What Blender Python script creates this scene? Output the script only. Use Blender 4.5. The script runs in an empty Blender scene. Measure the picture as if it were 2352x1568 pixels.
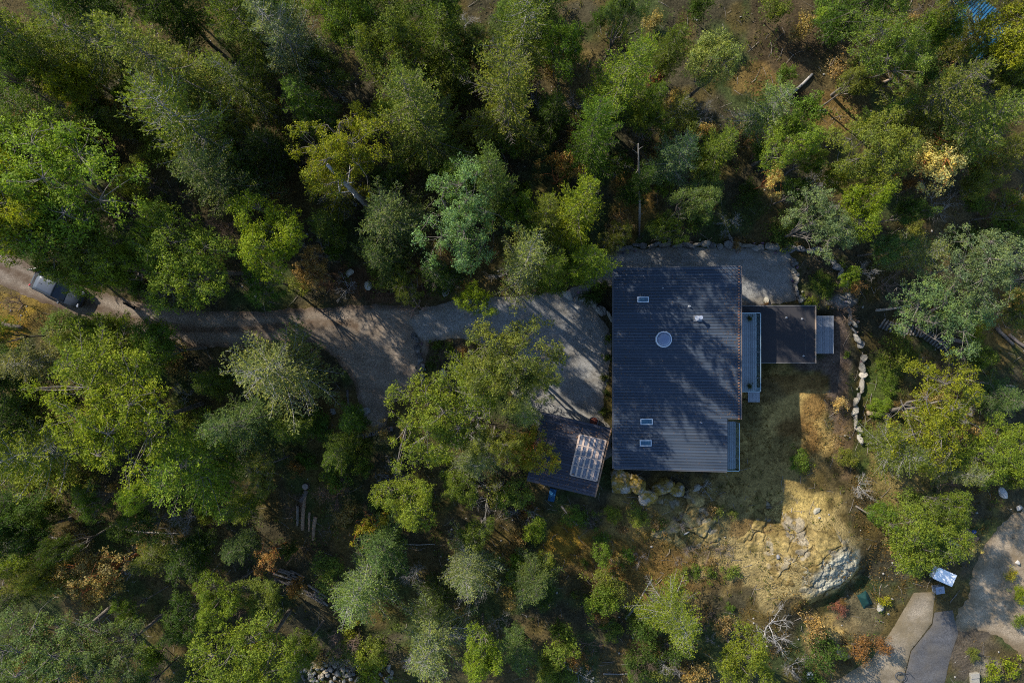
import bpy, bmesh, math, random
import numpy as np
from mathutils import Vector, Matrix, Quaternion
from mathutils.geometry import delaunay_2d_cdt

sc = bpy.context.scene
COL = sc.collection
R = math.radians

# ------------------------------------------------------------------ camera, sky, sun, exposure
CAM_H = 62.0
cam_d = bpy.data.cameras.new('camera')
cam_d.sensor_width = 36.0
cam_d.lens = 24.0                       # half width = 0.75 x distance
cam_d.clip_end = 2000.0
cam = bpy.data.objects.new('camera', cam_d)
COL.objects.link(cam)
cam.location = (0, 0, CAM_H)
cam.rotation_euler = (0, 0, 0)
sc.camera = cam

SUN_EL, SHX, SHY = R(32.5), 0.755, -0.655          # shadows fall to the lower right
world = bpy.data.worlds.new('World')
sc.world = world
world.use_nodes = True
wn = world.node_tree
wn.nodes.clear()
sky = wn.nodes.new('ShaderNodeTexSky')
sky.sky_type = 'NISHITA'
sky.sun_disc = False
sky.dust_density = 0.3
sky.ozone_density = 3.0
sky.sun_elevation = SUN_EL
sky.sun_rotation = math.atan2(-SHX, -SHY) % (2 * math.pi)
bg = wn.nodes.new('ShaderNodeBackground')
bg.inputs['Strength'].default_value = 0.15
wo = wn.nodes.new('ShaderNodeOutputWorld')
wn.links.new(sky.outputs[0], bg.inputs[0])
wn.links.new(bg.outputs[0], wo.inputs[0])
sd = bpy.data.lights.new('sun', 'SUN')
sd.energy = 5.0
sd.angle = R(0.53)
sd.color = (1.0, 0.925, 0.80)
sun = bpy.data.objects.new('sun', sd)
COL.objects.link(sun)
ldir = Vector((SHX * math.cos(SUN_EL), SHY * math.cos(SUN_EL), -math.sin(SUN_EL)))
sun.rotation_euler = ldir.to_track_quat('-Z', 'Y').to_euler()
sun.location = (-40, 40, 60)
vs = sc.view_settings
vs.view_transform = 'Standard'
vs.look = 'None'
vs.exposure = 0.90
vs.gamma = 1.0
vs.use_curve_mapping = False
cy = sc.cycles
cy.max_bounces = 5
cy.diffuse_bounces = 3
cy.glossy_bounces = 2
cy.transmission_bounces = 3
cy.transparent_max_bounces = 4
cy.caustics_reflective = False
cy.caustics_refractive = False
cy.use_denoising = False
cy.filter_width = 1.05
sc.render.film_transparent = False

# ------------------------------------------------------------------ photo coordinates -> world
K = 0.75 / 1176.0

def W(px, py, z=0.0):
    s = (CAM_H - z) * K
    return (px - 1176.0) * s, (784.0 - py) * s

def toD(x, y, z=0.0):
    s = (CAM_H - z) * K
    return x / s + 1176.0, 784.0 - y / s

# ------------------------------------------------------------------ noise helpers
def _hash(ix, iy, seed):
    h = (ix.astype(np.int64) * 374761393 + iy.astype(np.int64) * 668265263 + seed * 974711) & 0x7fffffff
    h = ((h ^ (h >> 13)) * 1274126177) & 0x7fffffff
    h = h ^ (h >> 16)
    return (h & 0xffff) / 65535.0

def vnoise(x, y, scale, seed=0):
    x = np.asarray(x, float) / scale
    y = np.asarray(y, float) / scale
    ix = np.floor(x); iy = np.floor(y)
    fx = x - ix; fy = y - iy
    fx = fx * fx * (3 - 2 * fx); fy = fy * fy * (3 - 2 * fy)
    a = _hash(ix, iy, seed); b = _hash(ix + 1, iy, seed)
    c = _hash(ix, iy + 1, seed); d = _hash(ix + 1, iy + 1, seed)
    return (a * (1 - fx) + b * fx) * (1 - fy) + (c * (1 - fx) + d * fx) * fy

def fbm(x, y, scale, seed=0, n=3):
    v = 0; a = 0.5; t = 0
    for i in range(n):
        v = v + a * vnoise(x, y, scale / 2 ** i, seed + 17 * i)
        t += a
        a *= 0.5
    return v / t

def sst(a, b, v):
    t = np.clip((np.asarray(v, float) - a) / (b - a), 0, 1)
    return t * t * (3 - 2 * t)

# ------------------------------------------------------------------ driveways (polygons in photo coordinates)
def DP(pts, z=0.0):
    return [W(px, py, z) for px, py in pts]

TRACK = [(-40, 548), (40, 592), (120, 628), (205, 660), (300, 692), (430, 712), (560, 716), (700, 708), (830, 700),
         (905, 700), (960, 704), (990, 745), (985, 800), (975, 850), (950, 890), (905, 925), (890, 965), (884, 1000), (836, 985), (826, 925),
         (806, 868), (748, 800), (690, 782), (560, 800), (430, 798), (330, 778), (230, 738), (130, 708), (40, 672), (-40, 630)]
GRAVEL = [(958, 790), (946, 770), (932, 742), (944, 722), (985, 700), (1090, 684), (1180, 680), (1290, 672), (1340, 655), (1366, 612), (1388, 574),
          (1600, 565), (1760, 570), (1826, 582), (1826, 640), (1838, 705), (1470, 705), (1470, 650), (1405, 650),
          (1330, 682), (1366, 708), (1408, 760), (1398, 850), (1384, 930), (1384, 960), (1404, 985), (1404, 1066),
          (1330, 1040), (1225, 990), (1190, 930), (1160, 870), (1140, 810), (1092, 778), (1020, 780)]
LOWYARD = [(2420, 1120), (2330, 1170), (2270, 1220), (2230, 1290), (2215, 1370), (2185, 1398), (2196, 1452), (2250, 1440),
           (2310, 1475), (2360, 1530), (2420, 1560)]
LOWPAD = [(2086, 1352), (2137, 1352), (2132, 1424), (2082, 1486), (2062, 1568), (2060, 1640), (1870, 1640), (1885, 1560),
          (1990, 1500), (2040, 1430)]
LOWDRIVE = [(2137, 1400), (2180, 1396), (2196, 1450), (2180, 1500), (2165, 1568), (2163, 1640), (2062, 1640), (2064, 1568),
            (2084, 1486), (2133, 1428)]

def densify(pts, step, jit, seed):
    rng = random.Random(seed)
    out = []
    n = len(pts)
    for i in range(n):
        a = Vector(pts[i]); b = Vector(pts[(i + 1) % n])
        L = (b - a).length
        k = max(1, int(L / step))
        nrm = Vector((-(b - a).y, (b - a).x)).normalized() if L > 0 else Vector((0, 0))
        for j in range(k):
            p = a.lerp(b, j / k)
            if jit:
                p = p + nrm * rng.uniform(-jit, jit)
            out.append((p.x, p.y))
    return out

def smooth_poly(pts, it=2):
    p = np.array(pts, float)
    for _ in range(it):
        q = 0.75 * p + 0.25 * np.roll(p, -1, 0)
        r = 0.25 * p + 0.75 * np.roll(p, -1, 0)
        p = np.empty((len(q) * 2, 2)); p[0::2] = q; p[1::2] = r
    return [tuple(v) for v in p]

def poly_sd(x, y, poly):
    """signed distance, negative inside"""
    x = np.asarray(x, float); y = np.asarray(y, float)
    d2 = np.full(x.shape, 1e18); ins = np.zeros(x.shape, bool)
    n = len(poly)
    for i in range(n):
        ax, ay = poly[i]; bx, by = poly[(i + 1) % n]
        ex, ey = bx - ax, by - ay
        L2 = ex * ex + ey * ey + 1e-12
        t = np.clip(((x - ax) * ex + (y - ay) * ey) / L2, 0, 1)
        dx = x - ax - t * ex; dy = y - ay - t * ey
        d2 = np.minimum(d2, dx * dx + dy * dy)
        cond = ((ay > y) != (by > y))
        with np.errstate(divide='ignore', invalid='ignore'):
            xin = (bx - ax) * (y - ay) / (by - ay + 1e-18) + ax
        ins ^= cond & (x < xin)
    d = np.sqrt(d2)
    return np.where(ins, -d, d)

# the low yard lies about 3 m below the house court, so its outline is projected at that depth
P_TRACK = smooth_poly(DP(TRACK))
P_GRAVEL = smooth_poly(DP(GRAVEL), 1)
ZL = -3.0
P_YARD = smooth_poly(DP(LOWYARD, ZL), 1)
P_PAD = DP(LOWPAD, ZL)
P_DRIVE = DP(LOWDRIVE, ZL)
PADS = [P_TRACK, P_GRAVEL, P_YARD, P_PAD, P_DRIVE]

def pad_mask(x, y):
    m = np.zeros(np.shape(x))
    for p in PADS:
        m = np.maximum(m, 1 - sst(0.0, 1.0, poly_sd(x, y, p)))
    return m

def zraw(x, y):
    x = np.asarray(x, float); y = np.asarray(y, float)
    z = np.zeros(x.shape)
    z = z + 0.9 * sst(8.9, 10.5, y) * sst(4, 9, x) + np.minimum(np.maximum(y - 9, 0) * 0.06, 3)   # bank behind the north wall
    so = sst(-14.0, -9.0, -y - 0.0) * 0 + sst(9.5, 13.0, -y)
    z = z - 0.9 * (sst(18.5, 20.5, x) * (1 - so) + sst(8.0, 30.0, x) * so) * (1 - sst(2.4, 3.4, y))                                       # lower level east of the house
    z = z - np.minimum(np.maximum(x - 30.5, 0) * 0.09, 12) - 0.5 * sst(31, 32.5, x) * (1 - sst(8, 12, y)) * sst(-12, -6, y)
    z = z - np.minimum(np.maximum(-12 - y, 0) * 0.045, 8)
    z = z - 0.0 * x
    # rock dome with a steep lower right flank
    cx, cy_ = W(1868, 1285, -1)
    dx, dy = x - cx, y - cy_
    z = z + 1.9 * np.exp(-(dx * dx / 24 + dy * dy / 18)) * (1 - sst(2.0, 4.6, dx * 0.62 - dy * 0.78))
    cx, cy_ = W(1900, 1215, -1)
    z = z + 0.8 * np.exp(-(((x - cx) / 3.0) ** 2 + ((y - cy_) / 2.2) ** 2))
    cx, cy_ = W(1560, 1170, 0)
    z = z + 1.3 * np.exp(-(((x - cx) / 6.0) ** 2 + ((y - cy_) / 2.6) ** 2)) * (1 - sst(-11.6, -10.6, y))
    cx, cy_ = W(40, 730, 0)
    z = z + 0.6 * np.exp(-(((x - cx) / 4) ** 2 + ((y - cy_) / 2.0) ** 2))
    return z

def zg(x, y, rough=True):
    z = zraw(x, y)
    if rough:
        k = 1 - pad_mask(x, y)
        k = k * (1 - np.exp(-np.maximum(0, poly_sd(x, y, [(8.4, 6.5), (27, 6.5), (27, -11.2), (8.4, -11.2)])) / 1.5) * 0 )
        z = z + k * ((fbm(x, y, 5.0, 3) - 0.5) * 0.7 + (fbm(x, y, 1.4, 9, 2) - 0.5) * 0.22)
    return z

def zg1(x, y):
    return float(zg(np.array([x]), np.array([y]))[0])

def at(px, py, dz=0.0):
    """world point on the ground under photo point (px, py), plus dz in height"""
    z = 0.0
    for _ in range(4):
        x, y = W(px, py, z + dz)
        z = zg1(x, y)
    return x, y, z

# ------------------------------------------------------------------ mesh helpers
def mesh_np(name, V, F, mats=(), attrs=None, smooth=False):
    """V (n,3), F (m,3) or (m,4) arrays"""
    me = bpy.data.meshes.new(name)
    V = np.ascontiguousarray(V, np.float32); F = np.ascontiguousarray(F, np.int32)
    k = F.shape[1]
    me.vertices.add(len(V)); me.vertices.foreach_set('co', V.ravel())
    me.loops.add(F.size); me.loops.foreach_set('vertex_index', F.ravel())
    me.polygons.add(len(F))
    me.polygons.foreach_set('loop_start', np.arange(0, F.size, k, dtype=np.int32))
    if attrs:
        for nm, (typ, dom, arr) in attrs.items():
            a = me.attributes.new(nm, typ, dom)
            a.data.foreach_set('color' if 'COLOR' in typ else 'value', np.ascontiguousarray(arr, np.float32).ravel())
    for m in mats:
        me.materials.append(m)
    me.update(calc_edges=True)
    if smooth:
        me.polygons.foreach_set('use_smooth', np.ones(len(F), bool))
    return me

def link(name, me, parent=None, loc=None, rot=None, scale=None, color=None):
    o = bpy.data.objects.new(name, me)
    COL.objects.link(o)
    if parent is not None:
        o.parent = parent
    if loc is not None: o.location = loc
    if rot is not None: o.rotation_euler = rot
    if scale is not None: o.scale = scale
    if color is not None: o.color = (*color, 1.0)
    return o

def tag(o, label=None, cat=None, group=None, kind=None):
    if label: o['label'] = label
    if cat: o['category'] = cat
    if group: o['group'] = group
    if kind: o['kind'] = kind
    return o

def thing(name, label, cat, loc=(0, 0, 0), rotz=0.0, group=None):
    o = bpy.data.objects.new(name, None)
    COL.objects.link(o)
    o.location = loc
    o.rotation_euler = (0, 0, rotz)
    o.empty_display_size = 0.3
    return tag(o, label, cat, group)

class MB:
    """collects simple solids into one mesh"""
    def __init__(s): s.v = []; s.f = []
    def add(s, v, f):
        n = len(s.v); s.v += [tuple(p) for p in v]; s.f += [tuple(i + n for i in q) for q in f]; return s
    def box(s, c, size, rz=0.0, m=None):
        hx, hy, hz = size[0] / 2, size[1] / 2, size[2] / 2
        v = [Vector((sx * hx, sy * hy, sz * hz)) for sz in (-1, 1) for sy in (-1, 1) for sx in (-1, 1)]
        q = Matrix.Rotation(rz, 3, 'Z') if m is None else m
        v = [q @ p + Vector(c) for p in v]
        return s.add(v, [(0, 2, 3, 1), (4, 5, 7, 6), (0, 1, 5, 4), (2, 6, 7, 3), (0, 4, 6, 2), (1, 3, 7, 5)])
    def bx(s, x0, x1, y0, y1, z0, z1):
        return s.box(((x0 + x1) / 2, (y0 + y1) / 2, (z0 + z1) / 2), (abs(x1 - x0), abs(y1 - y0), abs(z1 - z0)))
    def prism(s, poly, z0, z1):
        """poly: ccw xy outline; z0, z1 numbers or callables of (x, y)"""
        n = len(poly)
        f0 = z0 if callable(z0) else (lambda x, y: z0)
        f1 = z1 if callable(z1) else (lambda x, y: z1)
        v = [(x, y, f0(x, y)) for x, y in poly] + [(x, y, f1(x, y)) for x, y in poly]
        f = [tuple(range(n - 1, -1, -1)), tuple(range(n, 2 * n))] + [(i, (i + 1) % n, n + (i + 1) % n, n + i) for i in range(n)]
        return s.add(v, f)
    def tube(s, pts, rad, sides=8, cap=True):
        V, F = tube_arr([(pts, rad)], sides)
        n = len(s.v)
        s.v += [tuple(p) for p in V]; s.f += [tuple(int(i) + n for i in q) for q in F]
        if cap:
            m = len(V)
            s.f.append(tuple(n + i for i in range(sides - 1, -1, -1)))
            s.f.append(tuple(n + m - sides + i for i in range(sides)))
        return s
    def cyl(s, c, r, z0, z1, sides=16, r1=None):
        r1 = r if r1 is None else r1
        a = [(c[0] + r * math.cos(2 * math.pi * i / sides), c[1] + r * math.sin(2 * math.pi * i / sides), z0) for i in range(sides)]
        b = [(c[0] + r1 * math.cos(2 * math.pi * i / sides), c[1] + r1 * math.sin(2 * math.pi * i / sides), z1) for i in range(sides)]
        return s.add(a + b, [tuple(range(sides - 1, -1, -1)), tuple(range(sides, 2 * sides))] +
                     [(i, (i + 1) % sides, sides + (i + 1) % sides, sides + i) for i in range(sides)])
    def lathe(s, c, prof, sides=24):
        v = []; f = []
        for r, z in prof:
            for i in range(sides):
                a = 2 * math.pi * i / sides
                v.append((c[0] + r * math.cos(a), c[1] + r * math.sin(a), c[2] + z))
        for k in range(len(prof) - 1):
            for i in range(sides):
                f.append((k * sides + i, k * sides + (i + 1) % sides, (k + 1) * sides + (i + 1) % sides, (k + 1) * sides + i))
        return s.add(v, f)
    def mesh(s, name, mat, bevel=0.0, smooth=False):
        me = bpy.data.meshes.new(name)
        me.from_pydata(s.v, [], s.f)
        if bevel > 0:
            bm = bmesh.new(); bm.from_mesh(me)
            bmesh.ops.recalc_face_normals(bm, faces=bm.faces)
            ed = [e for e in bm.edges if len(e.link_faces) == 2 and e.calc_face_angle() > 0.6]
            bmesh.ops.bevel(bm, geom=ed, offset=bevel, segments=2, affect='EDGES', profile=0.6)
            bm.to_mesh(me); bm.free()
        me.materials.append(mat)
        if smooth:
            me.polygons.foreach_set('use_smooth', np.ones(len(me.polygons), bool))
        me.update()
        return me
    def build(s, name, mat, parent=None, bevel=0.0, smooth=False, color=None, loc=None):
        return link(name, s.mesh(name, mat, bevel, smooth), parent, color=color, loc=loc)

def tube_arr(paths, sides=5):
    """paths: list of (points, radii) -> V, F (quads)"""
    VV = []; FF = []; n0 = 0
    ang = np.arange(sides) * 2 * math.pi / sides
    ca, sa = np.cos(ang), np.sin(ang)
    for pts, rad in paths:
        P = np.asarray(pts, float); m = len(P)
        r = np.broadcast_to(np.asarray(rad, float), (m,))
        T = np.gradient(P, axis=0)
        T /= (np.linalg.norm(T, axis=1, keepdims=True) + 1e-9)
        ref = np.where(np.abs(T[:, 2:3]) > 0.9, np.array([[1., 0, 0]]), np.array([[0, 0, 1.]]))
        A = np.cross(T, ref); A /= (np.linalg.norm(A, axis=1, keepdims=True) + 1e-9)
        B = np.cross(T, A)
        ring = P[:, None, :] + r[:, None, None] * (A[:, None, :] * ca[None, :, None] + B[:, None, :] * sa[None, :, None])
        VV.append(ring.reshape(-1, 3))
        i = np.arange(m - 1)[:, None] * sides; j = np.arange(sides)[None, :]; j2 = (j + 1) % sides
        f = np.stack([i + j, i + j2, i + sides + j2, i + sides + j], -1).reshape(-1, 4) + n0
        FF.append(f); n0 += m * sides
    return np.concatenate(VV), np.concatenate(FF)

def leaf_arr(P, A, B, ln, wd, rng, fold=0.25):
    """kites: base P, direction A, side B"""
    n = len(P)
    N = np.cross(A, B)
    ln = np.broadcast_to(ln, (n,))[:, None]; wd = np.broadcast_to(wd, (n,))[:, None]
    V = np.empty((n, 4, 3), np.float32)
    V[:, 0] = P
    V[:, 1] = P + A * ln * 0.5 + B * wd * 0.5 + N * wd * fold
    V[:, 2] = P + A * ln
    V[:, 3] = P + A * ln * 0.5 - B * wd * 0.5 + N * wd * fold
    F = np.arange(n * 4, dtype=np.int32).reshape(n, 4)
    return V.reshape(-1, 3), F

def unit(v):
    return v / (np.linalg.norm(v, axis=-1, keepdims=True) + 1e-9)

# ------------------------------------------------------------------ materials
class NT:
    def __init__(s, name):
        s.m = bpy.data.materials.new(name); s.m.use_nodes = True
        s.t = s.m.node_tree; s.t.nodes.clear()
        s.out = s.n('ShaderNodeOutputMaterial')
    def n(s, typ, **kw):
        nd = s.t.nodes.new(typ)
        for k, v in kw.items(): setattr(nd, k, v)
        return nd
    def l(s, a, b): s.t.links.new(a, b)
    def setin(s, nd, key, v):
        if hasattr(v, 'is_output') or isinstance(v, bpy.types.NodeSocket): s.l(v, nd.inputs[key])
        else: nd.inputs[key].default_value = v
    def coord(s, kind='Object'):
        return s.n('ShaderNodeTexCoord').outputs[kind]
    def geo(s): return s.n('ShaderNodeNewGeometry').outputs['Position']
    def noise(s, vec, scale, detail=4, rough=0.55):
        nd = s.n('ShaderNodeTexNoise'); s.l(vec, nd.inputs['Vector'])
        nd.inputs['Scale'].default_value = scale; nd.inputs['Detail'].default_value = detail; nd.inputs['Roughness'].default_value = rough
        return nd.outputs['Fac']
    def voro(s, vec, scale, feature='F1', out='Distance', rnd=1.0):
        nd = s.n('ShaderNodeTexVoronoi'); nd.feature = feature; s.l(vec, nd.inputs['Vector']); nd.inputs['Scale'].default_value = scale
        nd.inputs['Randomness'].default_value = rnd
        return nd.outputs[out]
    def mr(s, v, a, b, c, d):
        nd = s.n('ShaderNodeMapRange'); s.l(v, nd.inputs[0])
        for i, q in enumerate((a, b, c, d)): nd.inputs[i + 1].default_value = q
        return nd.outputs[0]
    def mix(s, f, a, b, blend='MIX'):
        nd = s.n('ShaderNodeMix'); nd.data_type = 'RGBA'; nd.blend_type = blend
        s.setin(nd, 0, f)
        for key, v in ((6, a), (7, b)):
            if isinstance(v, (tuple, list)): nd.inputs[key].default_value = (*v[:3], 1)
            else: s.l(v, nd.inputs[key])
        return nd.outputs[2]
    def math(s, op, a, b=0.0):
        nd = s.n('ShaderNodeMath', operation=op); s.setin(nd, 0, a); s.setin(nd, 1, b); return nd.outputs[0]
    def scalec(s, col, f):
        nd = s.n('ShaderNodeVectorMath', operation='SCALE'); s.l(col, nd.inputs[0]); s.setin(nd, 'Scale', f); return nd.outputs[0]
    def bump(s, h, strength=0.5, dist=0.05):
        nd = s.n('ShaderNodeBump'); s.l(h, nd.inputs['Height']); nd.inputs['Strength'].default_value = strength; nd.inputs['Distance'].default_value = dist
        return nd.outputs[0]
    def pbr(s, col, rough=0.8, spec=0.3, metal=0.0, normal=None, **kw):
        nd = s.n('ShaderNodeBsdfPrincipled')
        if isinstance(col, (tuple, list)): nd.inputs['Base Color'].default_value = (*col[:3], 1)
        else: s.l(col, nd.inputs['Base Color'])
        s.setin(nd, 'Roughness', rough); s.setin(nd, 'Metallic', metal); s.setin(nd, 'Specular IOR Level', spec)
        if normal is not None: s.l(normal, nd.inputs['Normal'])
        for k, v in kw.items(): s.setin(nd, k, v)
        s.l(nd.outputs[0], s.out.inputs[0])
        return nd

def mat_leaf(name, trans=0.38, rough=0.6, spec=0.12, hue=(1.25, 1.05, 0.5)):
    t = NT(name)
    oi = t.n('ShaderNodeObjectInfo')
    av = t.n('ShaderNodeAttribute', attribute_name='var')
    ag = t.n('ShaderNodeAttribute', attribute_name='age')
    c = t.scalec(oi.outputs['Color'], t.mr(av.outputs['Fac'], 0, 1, 0.62, 1.38))
    tn = t.noise(t.coord(), 0.9, 3, 0.6)
    c = t.mix(t.mr(tn, 0.35, 0.65, 0, 1), t.mix(1.0, c, (0.80, 0.86, 1.1), 'MULTIPLY'), t.mix(1.0, c, (1.18, 1.10, 0.82), 'MULTIPLY'))
    c2 = t.mix(1.0, c, hue, 'MULTIPLY')
    c = t.mix(t.mr(ag.outputs['Fac'], 0.45, 1, 0, 0.75), c, c2)
    p = t.pbr(c, rough, spec)
    tr = t.n('ShaderNodeBsdfTranslucent')
    t.l(t.mix(1.0, c, (1.25, 1.35, 0.6), 'MULTIPLY'), tr.inputs['Color'])
    mx = t.n('ShaderNodeMixShader'); mx.inputs[0].default_value = trans
    t.l(p.outputs[0], mx.inputs[1]); t.l(tr.outputs[0], mx.inputs[2]); t.l(mx.outputs[0], t.out.inputs[0])
    return t.m

def mat_bark(name):
    t = NT(name)
    oi = t.n('ShaderNodeObjectInfo')
    p = t.coord()
    n = t.noise(p, 9, 5)
    c = t.scalec(oi.outputs['Color'], t.mr(n, 0.25, 0.75, 0.55, 1.4))
    t.pbr(c, 0.9, 0.15, normal=t.bump(t.noise(p, 25, 4), 0.6, 0.03))
    return t.m

def mat_ocol(name, rough=0.6, spec=0.3, metal=0.0, nscale=6, lo=0.8, hi=1.2, bumpk=0.0, bscale=40):
    """object-coloured material with grain"""
    t = NT(name)
    oi = t.n('ShaderNodeObjectInfo'); p = t.coord()
    c = t.scalec(oi.outputs['Color'], t.mr(t.noise(p, nscale, 5), 0.25, 0.75, lo, hi))
    t.pbr(c, rough, spec, metal, normal=t.bump(t.noise(p, bscale, 4), bumpk, 0.02) if bumpk else None)
    return t.m

M = {}
M['leaf'] = mat_leaf('leaf')
M['leaf_dry'] = mat_leaf('leaf_dry', 0.28, 0.6, 0.12, (1.2, 0.85, 0.45))
M['bark'] = mat_bark('bark')
M['paint'] = mat_ocol('paint', 0.4, 0.45, 0, 3, 0.92, 1.08)
M['metal'] = mat_ocol('metal', 0.35, 0.5, 0.6, 5, 0.85, 1.15)
M['wood'] = mat_ocol('wood', 0.75, 0.25, 0, 14, 0.65, 1.3, 0.3, 60)
M['plastic'] = mat_ocol('plastic', 0.5, 0.4, 0, 4, 0.9, 1.1)
M['cloth'] = mat_ocol('cloth', 0.8, 0.2, 0, 8, 0.75, 1.2, 0.4, 12)

def mat_stone():
    t = NT('stone')
    oi = t.n('ShaderNodeObjectInfo'); p = t.geo()
    n1 = t.noise(p, 3.5, 6, 0.65); n2 = t.noise(p, 16, 5, 0.7)
    c = t.scalec(oi.outputs['Color'], t.mr(n2, 0.25, 0.75, 0.6, 1.35))
    c = t.mix(t.mr(n1, 0.56, 0.68, 0, 0.55), c, (0.16, 0.13, 0.045))      # moss and lichen
    c = t.mix(t.mr(t.noise(p, 7, 4), 0.62, 0.7, 0, 0.6), c, (0.42, 0.42, 0.38))
    t.pbr(c, 0.92, 0.15, normal=t.bump(n2, 0.7, 0.06))
    return t.m
M['stone'] = mat_stone()

def mat_mossrock():
    t = NT('mossy_rock')
    p = t.geo()
    n1 = t.noise(p, 1.1, 6, 0.65); n2 = t.noise(p, 12, 6, 0.7)
    rock = t.mix(t.mr(n2, 0.3, 0.7, 0, 1), (0.17, 0.155, 0.13), (0.38, 0.355, 0.31))
    moss = t.mix(t.mr(t.noise(p, 5, 5), 0.35, 0.65, 0, 1), (0.19, 0.125, 0.016), (0.27, 0.20, 0.06))
    c = t.mix(t.mr(n1, 0.40, 0.52, 0, 1), rock, moss)
    crack = t.voro(p, 0.9, 'DISTANCE_TO_EDGE')
    c = t.mix(t.mr(crack, 0.0, 0.03, 0.75, 0), c, (0.05, 0.04, 0.02))
    t.pbr(c, 0.95, 0.1, normal=t.bump(t.math('ADD', n2, t.math('MULTIPLY', n1, 1.5)), 0.8, 0.12))
    return t.m
M['mossrock'] = mat_mossrock()

def mat_ground():
    t = NT('forest_floor')
    a = t.n('ShaderNodeAttribute', attribute_name='soil')
    am = t.n('ShaderNodeAttribute', attribute_name='relief')
    p = t.geo()
    n1 = t.noise(p, 0.9, 6, 0.65); n2 = t.noise(p, 5, 6, 0.7); n3 = t.noise(p, 26, 4, 0.7)
    k = t.math('MULTIPLY', t.mr(n1, 0.3, 0.7, 0.55, 1.4), t.math('MULTIPLY', t.mr(n2, 0.3, 0.7, 0.5, 1.5), t.mr(n3, 0.25, 0.75, 0.68, 1.32)))
    c = t.scalec(a.outputs['Color'], k)
    c = t.mix(t.mr(n2, 0.6, 0.75, 0, 0.45), c, t.mix(1.0, a.outputs['Color'], (1.5, 1.0, 0.55), 'MULTIPLY'))
    # thin dark cracks and hollows in the mossy rock
    w = t.n('ShaderNodeVectorMath', operation='ADD')
    nz = t.n('ShaderNodeTexNoise'); nz.inputs['Scale'].default_value = 1.3; t.l(p, nz.inputs['Vector'])
    sc_ = t.n('ShaderNodeVectorMath', operation='SCALE'); sc_.inputs['Scale'].default_value = 2.4; t.l(nz.outputs['Color'], sc_.inputs[0])
    t.l(p, w.inputs[0]); t.l(sc_.outputs[0], w.inputs[1])
    cr = t.voro(w.outputs[0], 0.24, 'DISTANCE_TO_EDGE')
    crf = t.math('MULTIPLY', t.math('MULTIPLY', t.mr(cr, 0.0, 0.03, 0.6, 0), t.mr(n1, 0.45, 0.6, 0, 1)), am.outputs['Fac'])
    c = t.mix(crf, c, (0.03, 0.022, 0.012))
    knob = t.voro(w.outputs[0], 3.2)
    h = t.math('ADD', t.math('MULTIPLY', n2, 1.0), t.math('ADD', t.math('MULTIPLY', n3, 0.35), t.math('MULTIPLY', knob, t.math('MULTIPLY', am.outputs['Fac'], -0.5))))
    t.pbr(c, 0.95, 0.08, normal=t.bump(h, 0.9, 0.16))
    return t.m
M['ground'] = mat_ground()

def mat_gravel(name, c0, c1, dirt, dirtk, tint=None):
    t = NT(name)
    p = t.geo()
    n1 = t.noise(p, 0.5, 5, 0.6); n2 = t.noise(p, 30, 3, 0.8)
    v = t.voro(p, 14, 'F1', 'Color')
    sep = t.n('ShaderNodeSeparateColor'); t.l(v, sep.inputs[0])
    c = t.mix(t.mr(n2, 0.3, 0.7, 0, 1), c0, c1)
    c = t.scalec(c, t.mr(sep.outputs[0], 0, 1, 0.72, 1.28))
    c = t.mix(t.mr(n1, 0.42, 0.66, 0, dirtk), c, dirt)
    mp = t.n('ShaderNodeMapping'); t.l(p, mp.inputs[0]); mp.inputs['Scale'].default_value = (0.5, 1.6, 1); mp.inputs['Rotation'].default_value = (0, 0, 0.9)
    c = t.scalec(c, t.mr(t.noise(mp.outputs[0], 0.7, 5), 0.3, 0.7, 0.78, 1.2))
    a = t.n('ShaderNodeAttribute', attribute_name='wear')
    c = t.mix(t.math('MULTIPLY', a.outputs['Fac'], t.mr(t.noise(p, 1.6, 4), 0.3, 0.6, 0.45, 1)), c, dirt)
    t.pbr(c, 0.95, 0.1, normal=t.bump(t.math('ADD', n2, t.math('MULTIPLY', n1, 1.5)), 0.6, 0.05))
    return t.m
M['gravel'] = mat_gravel('gravel', (0.13, 0.13, 0.125), (0.29, 0.285, 0.27), (0.16, 0.135, 0.10), 0.5)
M['dirt'] = mat_gravel('packed_dirt', (0.125, 0.10, 0.075), (0.26, 0.215, 0.17), (0.075, 0.05, 0.032), 0.4)
M['sand'] = mat_gravel('sandy_gravel', (0.21, 0.165, 0.11), (0.35, 0.275, 0.19), (0.13, 0.09, 0.046), 0.7)
M['padmat'] = mat_gravel('worn_concrete', (0.18, 0.145, 0.10), (0.31, 0.255, 0.185), (0.15, 0.115, 0.065), 0.8)
M['shade_tone'] = mat_gravel('shade_tone', (0.052, 0.052, 0.055), (0.115, 0.113, 0.115), (0.11, 0.095, 0.075), 0.6)  # dark blue-grey tone painted in place of shade on the lower drive

def mat_roof(name, col, rough=0.42, streak=1.0, dust=(0.14, 0.12, 0.10), spec=0.5):
    t = NT(name)
    p = t.geo()
    mp = t.n('ShaderNodeMapping'); t.l(p, mp.inputs[0]); mp.inputs['Scale'].default_value = (0.35, 3.0, 1)
    n1 = t.noise(mp.outputs[0], 1.0, 5); n2 = t.noise(p, 22, 3, 0.7)
    c = t.mix(t.mr(n1, 0.35, 0.7, 0, 0.5 * streak), col, dust)
    c = t.scalec(c, t.mr(n2, 0.3, 0.7, 0.88, 1.12))
    oi = t.n('ShaderNodeObjectInfo'); c = t.mix(1.0, c, oi.outputs['Color'], 'MULTIPLY')
    sp = t.noise(p, 3.0, 6, 0.75); c = t.mix(t.mr(sp, 0.62, 0.74, 0, 0.45 * streak), c, dust)
    t.pbr(c, t.mr(n1, 0.3, 0.7, rough - 0.06, rough + 0.12), spec)
    return t.m
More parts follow.
